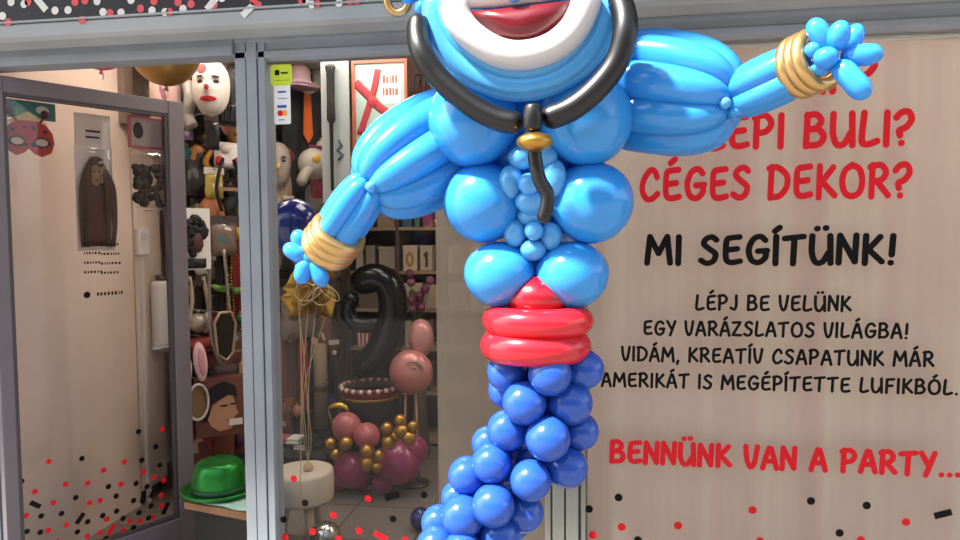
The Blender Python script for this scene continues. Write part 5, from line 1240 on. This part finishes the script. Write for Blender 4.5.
# popcorn box, tub on a shelf table
lt = P(300, 446, 1.55)
t = thing('goods_table', 'dark low table with folded black and white cloths behind the stool', 'table', (P(308, 446, 1.55).x, 1.52, 0))
xa, xb = P(272, 446, 1.55).x, P(334, 446, 1.55).x
MB().box((xa, 1.42, lt.z-.03), (xb, 1.62, lt.z)).build('tabletop', C('#3a302b', .5), t, bevel=.003)
MB().box((xa+.02, 1.45, 0), (xb-.02, 1.6, lt.z-.03)).build('table_base', C('#1a1614', .7), t)
cols = ['#c9c2ba', '#1a1718', '#b7aaa0', '#231f20', '#a8585a', '#d2ccc4', '#151314']
for i in range(7):
    x0 = xa+.02+(xb-xa-.12)*((i*3) % 7)/7; z0 = lt.z+.002+(i // 4)*.036; 
    if i > 3: x0 = xa+.05+(i-4)*.083; z0 = lt.z+.037
    else: x0 = xa+.01+i*.083
    tt = thing('folded_cloth', 'folded %s cloth on the low dark table, %s' % (['pale grey', 'black', 'beige', 'dark grey', 'dusty red', 'white', 'jet black'][i], ['far left below', 'lower row second', 'lower row third', 'lower row right end', 'upper row left', 'upper row middle', 'upper row right'][i]), 'folded cloth', (x0+.045, 1.5, z0), 'folded cloths on the low table')
    MB().box((x0, 1.45, z0), (x0+.078, 1.56, z0+.017)).build('cloth_fold', C(cols[i], .8), tt, bevel=.006); MB().box((x0+.002, 1.452, z0+.0172), (x0+.076, 1.558, z0+.034)).build('cloth_fold', C(cols[i], .8), tt, bevel=.006)
p = P(353, 338, 2.33)
pz = SZ[2]
px_ = P(364, 340, SY0+.04).x
t = thing('striped_box', 'red and white striped popcorn box at the left end of a shelf', 'box', (px_, SY0+.06, SZ[2]))
z0 = SZ[2]+.001; s_ = M(P(352, 338, SY0-.07))
for i in range(7):
    u0 = -8+i*16/7; u1 = u0+16/7
    MB().add([(px_+a*s_*(1.0 if k else .8), SY0+.02+(.0 if j else .08), z0+(19*s_ if k else 0)) for k in (0, 1) for j in (1, 0) for a in (u0, u1)], [(0,1,5,4), (2,3,7,6), (0,2,3,1), (4,5,7,6), (0,4,6,2), (1,3,7,5)]).build('stripe_panel', C('#a32a2a' if i % 2 == 0 else '#d8cdc0', .6), t)
m = MB(); r_ = random.Random(8)
for i in range(22): m.ball((px_+r_.uniform(-7, 7)*s_, SY0+.06+r_.uniform(-.03, .03), z0+19*s_+r_.uniform(-1, 3)*s_), 2.2*s_, 2.2*s_, 2*s_, None, 8, 6)
m.build('popcorn', C('#d9cba6', .8), t)
# silver balloon on the floor
cc = P(324, 537, .62); s_ = M(cc); cc.z = max(cc.z, 16*s_)
t = thing('silver_balloon', 'silver chrome balloon low behind the pane at the bottom edge of the glass', 'balloon', Vector((cc.x, cc.y, 0)))
balloon(cc, 15*s_, 15*s_, 17*s_, (-1, 0, -.3)).build('balloon_body', SILV, t)
MB().lathe([(.05,0),(.05,.01),(.006,.02),(.006,cc.z-14*s_)], (cc.x, cc.y, 0), 16).build('balloon_stand', WHITEP, t)
cc = P(421, 528, 1.0); s_ = M(cc)
t = thing('dark_blue_ball', 'small dark blue ball on the floor beside the sheer sheet', 'ball', Vector((cc.x, cc.y, 0)))
rr = 11*s_; MB().ball((cc.x, cc.y, rr), rr).build('ball_body', NAVY, t); MB().ball((cc.x, cc.y-rr*.98, rr), rr*.1, rr*.04, rr*.1, None, 10, 6).build('valve', C('#2a2a33', .5), t)
